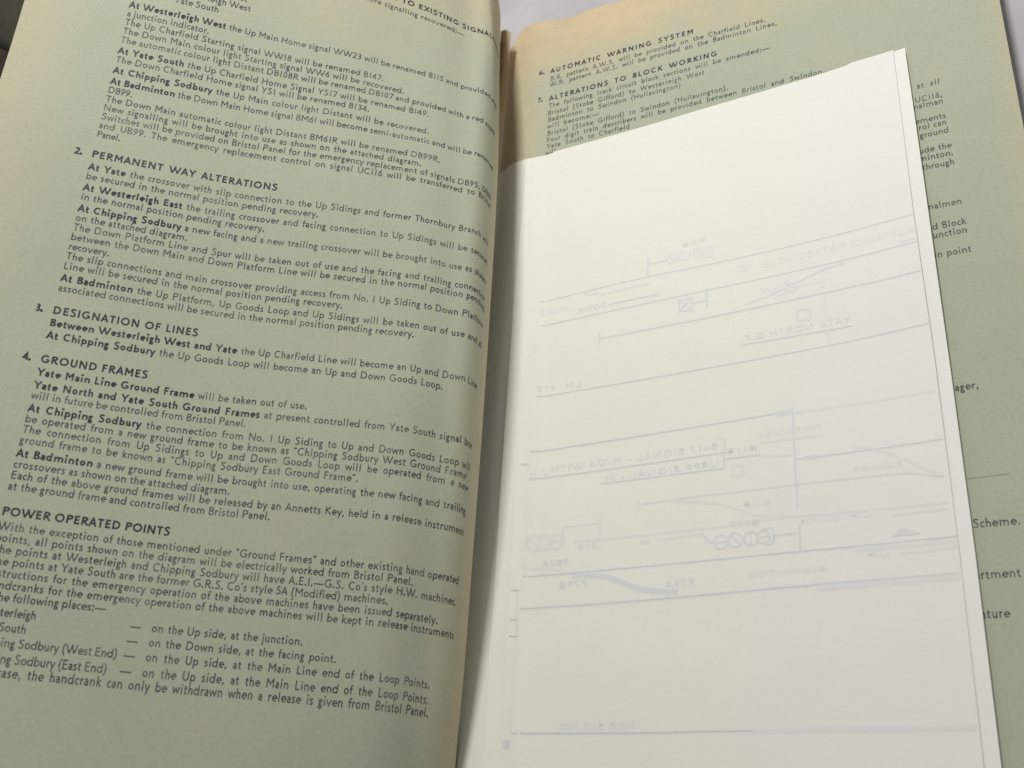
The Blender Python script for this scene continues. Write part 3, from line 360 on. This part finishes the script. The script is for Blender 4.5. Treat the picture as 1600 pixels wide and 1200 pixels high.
def green_paper(name, edges):
    """toned pale green paper, browned along its cut edges.
    edges: list of (axis, position in metres, direction, reach, amount)"""
    m, nt, b = new_mat(name)
    uv = node(nt, 'ShaderNodeUVMap', uv_map='paper')
    sep = nt.nodes.new('ShaderNodeSeparateXYZ'); nt.links.new(uv.outputs[0], sep.inputs[0])
    n1 = noise(nt, uv.outputs[0], 14, 4)
    n2 = noise(nt, uv.outputs[0], 140, 4, .6)
    n3 = noise(nt, uv.outputs[0], 900, 3, .7)
    base = ramp(nt, n1, [(.3, (.400, .442, .335, 1)), (.7, (.440, .464, .350, 1))])
    base = mix(nt, math_node(nt, 'MULTIPLY', smooth_range(nt, n2, .45, .75), .22), base, (.35, .40, .25, 1))
    tan = ramp(nt, n2, [(.3, (.555, .437, .28, 1)), (.7, (.625, .50, .32, 1))])
    n4 = noise(nt, uv.outputs[0], 45, 5, .65)
    base = mix(nt, math_node(nt, 'MULTIPLY', smooth_range(nt, n4, .48, .72), .18), base, (.50, .455, .31, 1))
    total = None
    for axis, pos, direction, reach, amount in edges:
        v = sep.outputs[axis]
        d = math_node(nt, 'MULTIPLY', math_node(nt, 'SUBTRACT', pos, v), direction)
        wob = math_node(nt, 'MULTIPLY', math_node(nt, 'ADD', math_node(nt, 'SUBTRACT', n1, .5), math_node(nt, 'MULTIPLY', math_node(nt, 'SUBTRACT', n4, .5), .7)), reach * 1.3)
        d = math_node(nt, 'ADD', d, wob)
        f = math_node(nt, 'SUBTRACT', 1.0, smooth_range(nt, d, 0, reach))
        f = math_node(nt, 'MULTIPLY', f, amount)
        total = f if total is None else math_node(nt, 'MAXIMUM', total, f)
    colr = mix(nt, total, base, tan)
    # fibres and tiny flecks
    g = math_node(nt, 'MULTIPLY_ADD', n3, .36, .82)
    gray = nt.nodes.new('ShaderNodeCombineColor')
    for i in range(3): nt.links.new(g, gray.inputs[i])
    colr = mix(nt, 1.0, colr, gray.outputs[0], 'MULTIPLY')
    vor = nt.nodes.new('ShaderNodeTexVoronoi'); vor.inputs['Scale'].default_value = 120
    nt.links.new(uv.outputs[0], vor.inputs['Vector'])
    sepc = nt.nodes.new('ShaderNodeSeparateColor'); nt.links.new(vor.outputs['Color'], sepc.inputs[0])
    fl = math_node(nt, 'MULTIPLY', math_node(nt, 'LESS_THAN', vor.outputs['Distance'], .045), math_node(nt, 'GREATER_THAN', sepc.outputs[0], .90))
    colr = mix(nt, math_node(nt, 'MULTIPLY', fl, .28), colr, (.25, .22, .12, 1))
    nt.links.new(colr, b.inputs['Base Color'])
    b.inputs['Roughness'].default_value = .82
    b.inputs['Specular IOR Level'].default_value = .25
    bump = nt.nodes.new('ShaderNodeBump'); bump.inputs['Strength'].default_value = .22; bump.inputs['Distance'].default_value = .0003
    hmap = math_node(nt, 'ADD', math_node(nt, 'MULTIPLY', n3, .35), math_node(nt, 'MULTIPLY', n2, .65))
    nt.links.new(hmap, bump.inputs['Height']); nt.links.new(bump.outputs[0], b.inputs['Normal'])
    return m

def white_paper(name, c0=(.82, .81, .745, 1), c1=(.81, .815, .785, 1)):
    m, nt, b = new_mat(name)
    tc = nt.nodes.new('ShaderNodeTexCoord')
    sep = nt.nodes.new('ShaderNodeSeparateXYZ'); nt.links.new(tc.outputs['Object'], sep.inputs[0])
    n1 = noise(nt, tc.outputs['Object'], 9, 3)
    n3 = noise(nt, tc.outputs['Object'], 700, 3, .7)
    f = smooth_range(nt, math_node(nt, 'ADD', sep.outputs[0], math_node(nt, 'MULTIPLY', n1, .05)), .02, .14)
    colr = mix(nt, f, c0, c1)
    n4 = noise(nt, tc.outputs['Object'], 38, 4, .6)
    g = math_node(nt, 'ADD', math_node(nt, 'MULTIPLY_ADD', n3, .07, .94), math_node(nt, 'MULTIPLY', n4, .05))
    gray = nt.nodes.new('ShaderNodeCombineColor')
    for i in range(3): nt.links.new(g, gray.inputs[i])
    colr = mix(nt, 1.0, colr, gray.outputs[0], 'MULTIPLY')
    vor = nt.nodes.new('ShaderNodeTexVoronoi'); vor.inputs['Scale'].default_value = 45
    nt.links.new(tc.outputs['Object'], vor.inputs['Vector'])
    sepc = nt.nodes.new('ShaderNodeSeparateColor'); nt.links.new(vor.outputs['Color'], sepc.inputs[0])
    fl = math_node(nt, 'MULTIPLY', math_node(nt, 'LESS_THAN', vor.outputs['Distance'], .016), math_node(nt, 'GREATER_THAN', sepc.outputs[0], .93))
    colr = mix(nt, math_node(nt, 'MULTIPLY', fl, .5), colr, (.30, .28, .24, 1))
    nt.links.new(colr, b.inputs['Base Color'])
    b.inputs['Roughness'].default_value = .75
    b.inputs['Specular IOR Level'].default_value = .25
    bump = nt.nodes.new('ShaderNodeBump'); bump.inputs['Strength'].default_value = .1; bump.inputs['Distance'].default_value = .0002
    nt.links.new(n3, bump.inputs['Height']); nt.links.new(bump.outputs[0], b.inputs['Normal'])
    return m

def ink(name, colour, patch=.0, under=(.42, .47, .33, 1), rough=.6):
    m, nt, b = new_mat(name)
    tc = nt.nodes.new('ShaderNodeTexCoord')
    n = noise(nt, tc.outputs['Object'], 1600, 2, .6)
    n2 = noise(nt, tc.outputs['Object'], 60, 2, .6)
    f = math_node(nt, 'MULTIPLY', smooth_range(nt, math_node(nt, 'ADD', math_node(nt, 'MULTIPLY', n, .6), math_node(nt, 'MULTIPLY', n2, .4)), .42, .68), patch)
    nt.links.new(mix(nt, f, colour, under), b.inputs['Base Color'])
    b.inputs['Roughness'].default_value = rough
    b.inputs['Specular IOR Level'].default_value = .2
    return m

INK = ink("printing_ink", (.040, .044, .064, 1), .35)
INK_BOLD = ink("printing_ink_bold", (.024, .028, .046, 1), .14)
SHOW = [ink("show_through_faint", (.752, .758, .735, 1), .6, (.80, .80, .765, 1)),
        ink("show_through_mid", (.685, .70, .70, 1), .5, (.77, .775, .76, 1)),
        ink("show_through_line", (.62, .642, .648, 1), .45, (.74, .75, .74, 1))]
WHITE = white_paper("drawing_paper")
WHITE_B = white_paper("drawing_paper_back", (.83, .82, .755, 1), (.83, .835, .80, 1))

# ---------------------------------------------------------------- surfaces of the two pages
SG = np.array(S_GRID); TG = np.array(T_GRID); PR = np.array(PROF, float)   # PR[t, s, (x, z, y)] mm
def cr(p0, p1, p2, p3, u):
    return .5 * (2 * p1 + (p2 - p0) * u + (2 * p0 - 5 * p1 + 4 * p2 - p3) * u * u + (3 * p1 - p0 - 3 * p2 + p3) * u ** 3)
def interp_t(t):
    k = int(np.clip(np.searchsorted(TG, t) - 1, 0, len(TG) - 2))
    u = (t - TG[k]) / (TG[k + 1] - TG[k])
    g = lambda i: PR[min(max(i, 0), len(TG) - 1)]
    return cr(g(k - 1), g(k), g(k + 1), g(k + 2), u)
_cache = {}
def left_raw(s, t):
    key = round(t, 2)
    row = _cache.get(key)
    if row is None:
        row = _cache[key] = interp_t(t)
    k = int(np.clip(np.searchsorted(SG, s) - 1, 0, len(SG) - 2))
    u = (s - SG[k]) / (SG[k + 1] - SG[k])
    g = lambda i: row[min(max(i, 0), len(SG) - 1)]
    if k in (15, 14, 0):
        p = g(k) * (1 - u) + g(k + 1) * u
    else:
        p = cr(g(k - 1), g(k), g(k + 1), g(k + 2), u)
    return p
def left_page(s, t):
    x, z, y = left_raw(s, t)
    # gentle cockling of old paper, strongest near the outer edge
    e = .35 * math.sin(t * .061 + s * .02) * math.sin(s * .034 + 1.3) + .25 * math.sin(t * .11 + 2) * max(0, min(1, (-s) / 30))
    # the page is bent sharply along a crease beside the fold, near its head
    if t > 80:
        a = min(1, (t - 80) / 50) ** 1.2
        d = s - (CREASE_S + (160 - t) * .085)
        e += a * (1.9 * max(0, 1 - abs(min(d, 0)) / 14) ** 1.5 - .42 * max(0, d))
    return np.array((x + e * .62, y, z + e * .78)) / 1000
CA, SA = math.cos(RP_ANG), math.sin(RP_ANG)
def right_page(s, t, lift=0.0):
    e = .25 * math.sin(t * .05 + s * .018) * math.sin(s * .03)
    if s < -3:                                     # rolls down into the gutter, most at the head
        f = min(1, max(0, (t + 20) / 150))
        s9 = -14 + 11 * f
        if s < s9: e -= (1.6 + 5.6 * f) * min(1, (s9 - s) / (24 + s9)) ** 1.6
    if s > 120:
        e += .6 * ((s - 120) / 70) ** 2
    if t > 150:                                    # the head of the page cockles upwards
        e += .8 * ((t - 150) / 30) ** 2 * math.sin(s * .09 + .6)
    x = RP_ORIGIN[0] + (s * CA - (e + lift) * SA) / 1000
    z = RP_ORIGIN[1] + (s * SA + (e + lift) * CA) / 1000
    return np.array((x, t / 1000, z))

def sheet(name, fn, S, T, mat, parent, thick=.00012, top=None, smin=None, smax=None, uv=True, **props):
    """a sheet of paper with real thickness: fn(s, t) is its printed face"""
    ns, nt_ = len(S), len(T)
    P = np.zeros((nt_, ns, 3)); UV = np.zeros((nt_, ns, 2))
    for j, t in enumerate(T):
        v = (t - T[0]) / (T[-1] - T[0])
        for i, s in enumerate(S):
            tt = t if top is None else T[0] + v * (top(s) - T[0])
            ss = s
            if smin is not None or smax is not None:
                a = smin(tt) if smin else S[0]; b = smax(tt) if smax else S[-1]
                ss = a + (s - S[0]) / (S[-1] - S[0]) * (b - a)
                if top is not None:
                    tt = T[0] + v * (top(ss) - T[0])
            P[j, i] = fn(ss, tt); UV[j, i] = (ss / 1000, tt / 1000)
    du = np.gradient(P, axis=1); dv = np.gradient(P, axis=0)
    N = np.cross(du, dv); N /= np.linalg.norm(N, axis=2, keepdims=True) + 1e-12
    Q = P - N * thick
    n = ns * nt_
    PF, QF, UF = P.reshape(-1, 3), Q.reshape(-1, 3), UV.reshape(-1, 2)
    faces = []
    for j in range(nt_ - 1):
        for i in range(ns - 1):
            a = j * ns + i
            faces.append((a, a + 1, a + ns + 1, a + ns))
            faces.append((n + a, n + a + ns, n + a + ns + 1, n + a + 1))
    # the cut edge has vertices of its own, so that the faces stay flat up to it
    ring = [i for i in range(ns - 1)] + [j * ns + ns - 1 for j in range(nt_ - 1)] + \
           [(nt_ - 1) * ns + i for i in range(ns - 1, 0, -1)] + [j * ns for j in range(nt_ - 1, 0, -1)]
    m = len(ring)
    verts = np.vstack([PF, QF, PF[ring], QF[ring]])
    uvs = np.vstack([UF, UF, UF[ring], UF[ring]])
    for k in range(m):
        k2 = (k + 1) % m
        faces.append((2 * n + k, 2 * n + m + k, 2 * n + m + k2, 2 * n + k2))
    return mesh_obj(name, verts, faces, mat, parent, uvs=uvs if uv else None, **props)

# ---------------------------------------------------------------- laying print on a surface
LAYER = [0]
class Print:
    def __init__(self, fn, lift=.00005, flip=1):
        self.fn, self.lift, self.v, self.f, self.k, self.flip = fn, lift, [], [], 0, flip
    def pt(self, s, t, dz):
        e = .15
        p = self.fn(s, t)
        n = np.cross(self.fn(s + e, t) - p, self.fn(s, t + e) - p)
        n /= np.linalg.norm(n)
        return p + n * (self.lift + dz)
    def stroke(self, pts, w, maxseg=None):
        """pts and w in mm on the paper"""
        pts = [np.array(p, float) for p in pts]
        q = [pts[0]]
        for p in pts[1:]:
            d = np.linalg.norm(p - q[-1])
            if d < 1e-6: continue
            if maxseg and d > maxseg:
                m = int(math.ceil(d / maxseg)); a = q[-1]
                q += [a + (p - a) * i / m for i in range(1, m)]
            q.append(p)
        if len(q) < 2: return
        closed = np.linalg.norm(q[0] - q[-1]) < 1e-3
        n = len(q); self.k = (self.k + 1) % 5; dz = self.k * .7e-6
        base = len(self.v)
        for i in range(n):
            if closed and i in (0, n - 1): a, b = q[-2], q[1]
            else: a, b = q[max(0, i - 1)], q[min(n - 1, i + 1)]
            d0 = q[i] - a; d1 = b - q[i]
            l0, l1 = np.linalg.norm(d0), np.linalg.norm(d1)
            if closed and i in (0, n - 1): d0 = q[0] - q[-2]; d1 = q[1] - q[0]; l0, l1 = np.linalg.norm(d0), np.linalg.norm(d1)
            if l0 > 1e-9 and l1 > 1e-9:
                t_ = d0 / l0 + d1 / l1
                if np.linalg.norm(t_) < 1e-6: t_ = d1
            else: t_ = d0 if l0 > 1e-9 else d1
            t_ = t_ / np.linalg.norm(t_); nn = np.array((-t_[1], t_[0]))
            c = 1.0
            if l0 > 1e-9 and l1 > 1e-9: c = max(.55, abs(np.dot(nn, np.array((-d1[1], d1[0])) / l1)))
            o = nn * (w / 2 / c)
            L, R_ = q[i] + o, q[i] - o
            self.v.append(self.pt(L[0], L[1], dz)); self.v.append(self.pt(R_[0], R_[1], dz))
        for i in range(n - 1):
            a = base + 2 * i
            self.f.append((a + 1, a + 3, a + 2, a))
    def fill(self, poly):
        base = len(self.v)
        for p in poly: self.v.append(self.pt(p[0], p[1], 0))
        self.f.append(tuple(range(base, base + len(poly))))
    def build(self, name, mat, parent, **props):
        if not self.v: return None
        return mesh_obj(name, self.v, self.f, mat, parent, smooth=False, **props)

PEN, PEN_B = .130, .200
G_REG = glyphs(PEN / 2)
G_BOLD = glyphs(PEN_B / 2)
def glyph(ch, bold):
    adv, st = (G_BOLD if bold else G_REG)[ch]
    return adv * (1.09 if bold else 1.0), st, (1.09 if bold else 1.0)
TRACK = .06
def layout(segs, cap, s0, s1, heading=False, align='justify', base=1.0):
    """returns [(char, bold, x mm)]"""
    chars = [(c, b) for text, b in segs for c in text]
    wd = sum(glyph(c, b)[0] for c, b in chars) * base
    ns = sum(1 for c, b in chars if c == ' ')
    n = len(chars)
    track = TRACK * (1.6 if heading else 1); space = 0.0
    hx = base
    if align == 'right' and s0 is None:
        total = (wd + (n - 1) * track) * cap; s0 = s1 - total
    else:
        want = (s1 - s0) / cap
        rest = want - wd - (n - 1) * track
        if ns:
            space = max(-.08, min(.30, rest * .9 / ns)); rest -= space * ns
        track += rest / max(1, n - 1)
        if track < .02:
            hx = base * (want - space * ns - (n - 1) * .02) / wd; track = .02
    out = []; x = s0
    for c, b in chars:
        out.append((c, b, x, hx))
        x += (glyph(c, b)[0] * hx + track + (space if c == ' ' else 0)) * cap
    return out
def set_text(pr, items, cap, t, pick=None, jitter=0.0):
    for c, b, x, hx in items:
        if pick is not None and b != pick: continue
        adv, strokes, kx = glyph(c, b)
        w = (PEN_B if b else PEN) * cap
        for st in strokes:
            dot = len(st) == 2 and abs(st[0][1] - st[1][1]) < .33 and st[0][0] == st[1][0]
            pr.stroke([(x + px * hx * kx * cap, t + py * cap) for px, py in st], w * (1.45 if dot else 1), .9)

# ================================================================ the table and what lies on it
def simple(name, c0, c1, scale, rough, bumpd=0.0, stretch=(1, 1, 1)):
    m, nt, b = new_mat(name)
    tc = nt.nodes.new('ShaderNodeTexCoord')
    mp = nt.nodes.new('ShaderNodeMapping'); mp.inputs['Scale'].default_value = stretch
    nt.links.new(tc.outputs['Object'], mp.inputs['Vector'])
    n = noise(nt, mp.outputs[0], scale, 5, .6)
    nt.links.new(ramp(nt, n, [(.3, c0), (.7, c1)]), b.inputs['Base Color'])
    b.inputs['Roughness'].default_value = rough
    if bumpd:
        bump = nt.nodes.new('ShaderNodeBump'); bump.inputs['Distance'].default_value = bumpd; bump.inputs['Strength'].default_value = .5
        nt.links.new(n, bump.inputs['Height']); nt.links.new(bump.outputs[0], b.inputs['Normal'])
    return m
WOOD = simple("dark_wood", (.026, .012, .008, 1), (.060, .028, .016, 1), 18, .6, 0, (1, 8, 1))
CLOTH = simple("pale_grey_cloth", (.44, .43, .44, 1), (.50, .49, .495, 1), 40, .95, .0004)
OLIVE = simple("olive_grey_cloth", (.055, .052, .036, 1), (.085, .080, .056, 1), 60, .95, .0006)

def table():
    T = .03; x0, x1, y0, y1 = -1.2, 1.2, -.9, 1.3
    v = [(x, y, z) for z in (-T, 0) for x, y in ((x0, y0), (x1, y0), (x1, y1), (x0, y1))]
    f = [(4, 5, 6, 7), (3, 2, 1, 0), (0, 1, 5, 4), (1, 2, 6, 5), (2, 3, 7, 6), (3, 0, 4, 7)]
    mesh_obj("table_surface", v, f, WOOD, smooth=False, kind='structure')
table()
def backing():
    nx, ny = 90, 110
    x0, x1, y0, y1 = -.16, .95, -.5, 1.1
    V = []; F = []
    for j in range(ny + 1):
        for i in range(nx + 1):
            x = x0 + (x1 - x0) * i / nx; y = y0 + (y1 - y0) * j / ny
            z = .0022 + .0012 * math.sin(x * 21 + y * 9) * math.sin(y * 17 + 1) * (1 if y > .2 or x > .24 else .3)
            # a soft fold in the cloth beyond the head of the booklet
            d = (y - .215) * .5 + (x - .06) * .35
            z += .004 * math.exp(-(d / .012) ** 2) * (1 if y > .19 else 0) * min(1, max(0, (y - .19) / .03))
            V.append((x, y, z))
    for j in range(ny):
        for i in range(nx):
            a = j * (nx + 1) + i
            F.append((a, a + 1, a + nx + 2, a + nx + 1))
    n = len(V)
    V += [(x, y, .0004) for x, y, z in V]
    F += [(n + b, n + a, n + d, n + c) for a, b, c, d in list(F)]
    ring = [i for i in range(nx)] + [j * (nx + 1) + nx for j in range(ny)] + [ny * (nx + 1) + i for i in range(nx, 0, -1)] + [j * (nx + 1) for j in range(ny, 0, -1)]
    for a, b in zip(ring, ring[1:] + ring[:1]): F.append((b, a, n + a, n + b))
    mesh_obj("backing_cloth", V, F, CLOTH, label="pale grey cloth spread under the open booklet, seen past its top and right edges", category="cloth")
backing()
def olive_fold():
    # olive grey cloth folded flat on the dark table, beyond the outer edge of the raised page
    V = []; F = []; nx, ny = 40, 40
    u_ = np.array((.756, -.655)); n_ = np.array((.655, .756)); c_ = np.array(OLIVE_EDGE)
    for j in range(ny + 1):
        for i in range(nx + 1):
            u, v = i / nx * 2 - 1, j / ny * 2 - 1
            p = c_ + u_ * (u * .16) + n_ * ((v + 1) * .11 + .004 * math.sin(u * 5))
            z = .0006 + .012 * (1 - max(abs(u), abs(v)) ** 8) * (.8 + .2 * math.sin(u * 7 + v * 3) * math.cos(v * 5))
            V.append((p[0], p[1], z))
    for j in range(ny):
        for i in range(nx):
            a = j * (nx + 1) + i
            F.append((a, a + 1, a + nx + 2, a + nx + 1))
    o = mesh_obj("folded_cloth", V, F, OLIVE, label="olive grey folded cloth on the dark table past the left page, out of focus", category="cloth")
    m = o.modifiers.new("thick", 'SOLIDIFY'); m.thickness = .0004; m.offset = 1
olive_fold()

# ================================================================ the booklet
booklet = empty("booklet", (0, 0, 0), label="open pale green printed railway notice booklet with browned edges, lying on grey cloth", category="booklet")
LP_T0, LP_T1 = -178, LEFT_TOP
GREEN_L = green_paper("green_paper_left", [(1, LP_T1 / 1000, 1, .085, .62), (0, SG[0] / 1000, -1, .030, .40), (0, .160, 1, .026, .55)])
GREEN_R = green_paper("green_paper_right", [(1, .180, 1, .050, .95), (0, .188, 1, .014, .42), (0, -.022, -1, .038, .75)])
BROWNED = green_paper("browned_paper", [(1, .180, 1, .2, .95), (0, -.03, -1, .10, .9)])

SL = list(np.linspace(SG[0], 95, 46)) + list(np.linspace(98, S_END, 60))
TL = list(np.linspace(LP_T0, LP_T1, 96))
def left_top(s):
    return LP_T1 + .5 * math.sin(s * .08) - 7 * max(0, (s - 143) / 14) ** 1.5
page_l = sheet("page", left_page, SL, TL, GREEN_L, booklet, top=left_top)
page_l['label'] = "left page, raised and rolling over into the gutter, printed with numbered paragraphs"
# two leaves lying behind the left page
def behind(k):
    def fn(s, t):
        p = left_page(s, t)
        n = np.cross(left_page(s + .3, t) - p, left_page(s, t + .3) - p); n /= np.linalg.norm(n)
        return p - n * (.0007 * k + .0004 * k * (1 + math.sin(t * .03)))
    return fn
for k in (1, 2):
    sheet("page", behind(k), list(np.linspace(SG[0] + .8 * k, S_END - 2, 60)), list(np.linspace(LP_T0 + 1, LP_T1 - 1.5 * k, 30)), BROWNED, booklet)

RT_TOP = [(-40, 168), (-24, 172), (-19, 176), (-16, 179.6), (-12, 180.8), (-8, 180.6), (2, 178.4), (10, 176.6), (14, 176.0), (20, 177.6), (30, 178.3), (38, 177.8), (90, 178.5), (188, 178)]
def right_top(s):
    xs = [p[0] for p in RT_TOP]; ys = [p[1] for p in RT_TOP]
    return float(np.interp(s, xs, ys)) + .25 * math.sin(s * .9)
SR = list(np.linspace(-24.0, 0, 30)) + list(np.linspace(2.5, RIGHT_EDGE, 70))
TR = list(np.linspace(-178, 178, 90))
page_r = sheet("page", right_page, SR, TR, GREEN_R, booklet, top=right_top)
page_r['label'] = "right page, half covered by the folded drawing, browned along its top edge"
for k in (1, 2, 3, 4):
    sheet("page", lambda s, t, k=k: right_page(s, t, -.55 * k - .4 * k * min(1, max(0, (s + 15) / 40))), list(np.linspace(-23.5, RIGHT_EDGE - .5 * k, 40)), list(np.linspace(-178, 178, 24)), BROWNED, booklet,
          top=lambda s, k=k: 176.5 - k + .8 * math.sin(s * .05 + k))

# the browned leaf that rises out of the gutter beside the roll of the left page
def gutter_leaf(s, t):
    u = s / 40.0                                   # 0 at the spine, 1 at the free end
    a = GUTTER_PTS
    k = min(len(a) - 2, int(u * (len(a) - 1))); w = u * (len(a) - 1) - k
    x, z = a[k][0] * (1 - w) + a[k + 1][0] * w, a[k][1] * (1 - w) + a[k + 1][1] * w
    f = min(1, max(0, (t + 100) / 270))
    return np.array((1 + (x - 1) * (.35 + .65 * f), t, z)) / np.array((1000, 1000, 1000))
sheet("page", gutter_leaf, list(np.linspace(0, 40, 24)), list(np.linspace(-176, 177, 40)), BROWNED, booklet,
      top=lambda s: 183 - 9 * s / 40, label="browned leaf just showing in the gutter at the top")

# ---- printed lines
CAP_L, CAP_R = 2.62, 2.5
for kind, segs, s0, s1, t in LEFT_TEXT:
    cap = CAP_L * (1.04 if kind in 'hn' else 1)
    if kind == 'd':
        pr = Print(left_page); pr.stroke([(s0, t + .33 * cap), (s1, t + .33 * cap)], PEN * cap, 1)
        pr.build("printed_line", INK, page_l); continue
    items = layout(segs, cap, s0, s1, heading=(kind == 'h'), align='right' if s0 is None else 'justify', base=.95 + .05 * min(1, max(0, (t + 150) / 250)))
    pr = Print(left_page); set_text(pr, items, cap, t, 0); pr.build("printed_line", INK, page_l)
    pr = Print(left_page); set_text(pr, items, cap, t, 1); pr.build("printed_heading" if kind in 'hn' else "printed_bold_words", INK_BOLD, page_l)
for kind, segs, s0, s1, t in RIGHT_TEXT:
    cap = CAP_R * (1.05 if kind in 'hn' else 1)
    if kind == 'r': cap = CAP_R * (1.0 + .12 * min(1, max(0, (90 - t) / 150)))
    items = layout(segs, cap, s0, s1, heading=(kind == 'h'), align='right' if kind == 'r' else 'justify', base=.96)
    pr = Print(right_page); set_text(pr, items, cap, t, 0); pr.build("printed_line", INK, page_r)
    pr = Print(right_page); set_text(pr, items, cap, t, 1); pr.build("printed_heading", INK_BOLD, page_r)
pr = Print(right_page)
for i in range(34):
    a = 143 + i * .62
    pr.stroke([(a, DOTS_T + i * .02), (a + .36, DOTS_T + i * .02)], .22)
pr.build("dotted_rule", INK, page_r)

# ================================================================ the folded drawing
drawing = empty("folded_drawing", (RP_ORIGIN[0] + .07, -.02, RP_ORIGIN[1] + .003),
                label="white folded track drawing lying on the right page, its lines showing through reversed", category="drawing")
dl = Vector(drawing.location)
def on_drawing(base, wave, fold=None):
    def fn(s, t):
        e = base + wave * (.18 * math.sin(t * .035 + base * 5) * math.sin(s * .028 + base) + .10 * math.sin(t * .083 + s * .05) * math.sin(s * .06 - t * .02))
        e += 2.6 * wave * max(0, (s - 112) / 38) ** 2 * (1 + .25 * math.sin(t * .03 + 1)) + (.25 * max(0, (s - 60) / 90) if wave > .5 else 0)
        if s > 8: e += .12 * math.sin((s - 8) * .021) * wave
        if fold is not None:                       # the fold springs up a little
            f = fold + 3.4 * min(1, max(0, (t + 130) / 240)) ** 1.0 if fold > 0 else fold + 2.0 * (t + 130) / 240
            e += .85 * math.exp(-(max(0, s - f) / 1.7) ** 1.3) * (1 + .4 * math.sin(t * .045 + base * 9))
        # limp sheet: follows the gutter near the left
        p = right_page(max(s, -26), t, e)
        return p - np.array(dl)
    return fn
def interp_edge(pts, axis=1):
    pts = sorted(pts, key=lambda p: p[axis]); ys = [p[axis] for p in pts]; xs = [p[1 - axis] for p in pts]
    return lambda v: float(np.interp(v, ys, xs))
BOT = -168
# guard strip by which the drawing is bound in
guard_fn = on_drawing(.18, .1)
sheet("guard_strip", guard_fn, list(np.linspace(-23, -3, 22)), list(np.linspace(BOT, 103.5, 40)), WHITE_B, drawing, uv=False, thick=.00016,
      top=interp_edge([(-25, 102.2), (-19.2, 103.4), (-13.6, 103.9), (-6.1, 103.3), (0, 103)], 0))
back_fn = on_drawing(.42, .6, -10)
sheet("folded_panel", back_fn, list(np.linspace(0, 160, 70)), list(np.linspace(BOT, 104, 60)), WHITE_B, drawing, uv=False, thick=.00016,
      smin=interp_edge([(-13, -170), (-11.9, -144.7), (-11.5, -104.6), (-10.5, -71.6), (-9.4, 7), (-8.8, 35.5), (-7.3, 66), (-5.5, 102.6)]),
      smax=interp_edge([(149.8, -170), (150.4, -146), (151.3, -84), (151.5, -19), (151.4, 46), (151.1, 111)]),
      top=interp_edge([(-10, 102.6), (-5.5, 102.6), (40, 103.8), (93, 106.5), (131, 109), (152, 110.5)], 0))
mid_fn = on_drawing(.62, .6, -4)
mid_panel = sheet("folded_panel", mid_fn, list(np.linspace(0, 150, 60)), list(np.linspace(BOT, 104, 60)), WHITE_B, drawing, uv=False, thick=.00016,
      smin=interp_edge([(-5.2, -170), (-4.9, -140), (-4.7, -120.6), (-4.2, -72.2), (-3.7, -1.7), (-3.0, 49.2), (-1.9, 102.6)]),
      smax=lambda t: 145.0, top=interp_edge([(-3, 102.4), (40, 103.5), (93, 106.2), (131, 108.6), (152, 109.5)], 0))
front_fn = on_drawing(.98, .75, 1.5)
front_panel = sheet("folded_panel", front_fn, list(np.linspace(0, 150, 160)), list(np.linspace(BOT, 104, 130)), WHITE, drawing, uv=False, thick=.00016,
      smin=interp_edge([(-2.0, -170), (-1.4, -136.5), (-.7, -114), (.7, -73), (2.4, -5), (3.1, 30), (4.7, 82), (6.8, 102.9)]),
      smax=interp_edge([(145.4, -170), (145.9, -146), (146.9, -84), (147.2, -19), (146.6, 38.6), (146.9, 110.4)]),
      top=interp_edge([(0, 102.6), (6.8, 102.9), (45.3, 104.4), (93.4, 107.0), (129, 109.4), (131.6, 110.1), (148, 110.4)], 0))
front_panel['label'] = "top panel with the reversed track diagram showing through"

SHOW_SOFT = ink("show_through_halo", (.792, .79, .755, 1), .5, (.812, .81, .768, 1))
def drawn(name, lev, todo, halo=True):
    """one drawn line, symbol or word: its core and the softer margin round it"""
    if halo:
        LAYER[0] = (LAYER[0] + 1) % 5
        q = Print(front_fn, .000014 + LAYER[0] * 3.6e-6); todo(q, 1.35, .55); part = q.build(name, SHOW_SOFT, front_panel)
    q = Print(front_fn, .000040 + LAYER[0] * 3.6e-6); todo(q, 1.0, 0.0); q.build(name, SHOW[lev], front_panel)
for lev, w, pts in FRONT_LINES:
    drawn("drawn_line", lev, lambda q, k, a: q.stroke(pts, w * k + a, 1.3))
for lev, w, c, r in FRONT_CIRCLES:
    pts = [(c[0] + r * math.cos(a * math.pi / 10), c[1] + r * math.sin(a * math.pi / 10)) for a in range(21)]
    drawn("drawn_circle", lev, lambda q, k, a: q.stroke(pts, w * k + a))
for lev, poly in FRONT_FILLS:
    drawn("drawn_symbol", lev, lambda q, k, a: q.fill(poly), False)
for lev, text, a, b, h, mirrored in FRONT_TEXT:
    a = np.array(a); b = np.array(b)
    L = np.linalg.norm(b - a); ux = (b - a) / L
    wd = sum(glyph(c, 0)[0] for c in text); n = len(text)
    k = L / (wd * h + (n - 1) * .1 * h)
    def word(q, kk, aa):
        x = 0
        for c in text:
            adv, strokes, kx = glyph(c, 0)
            for st in strokes:
                q.stroke([a + ux * (x + px * h * k + py * h * .18) + np.array((0, py * h)) for px, py in st], (.30 + .04 * lev) * kk + aa, 3)
            x += (adv + .1) * h * k
    drawn("drawn_word", lev, word, True)
for lev, w, pts in MIDDLE_LINES:
    pr = Print(mid_fn, .00003); pr.stroke(pts, w); pr.build("drawn_line", SHOW[0] if w < 1 else SHOW[1], mid_panel)
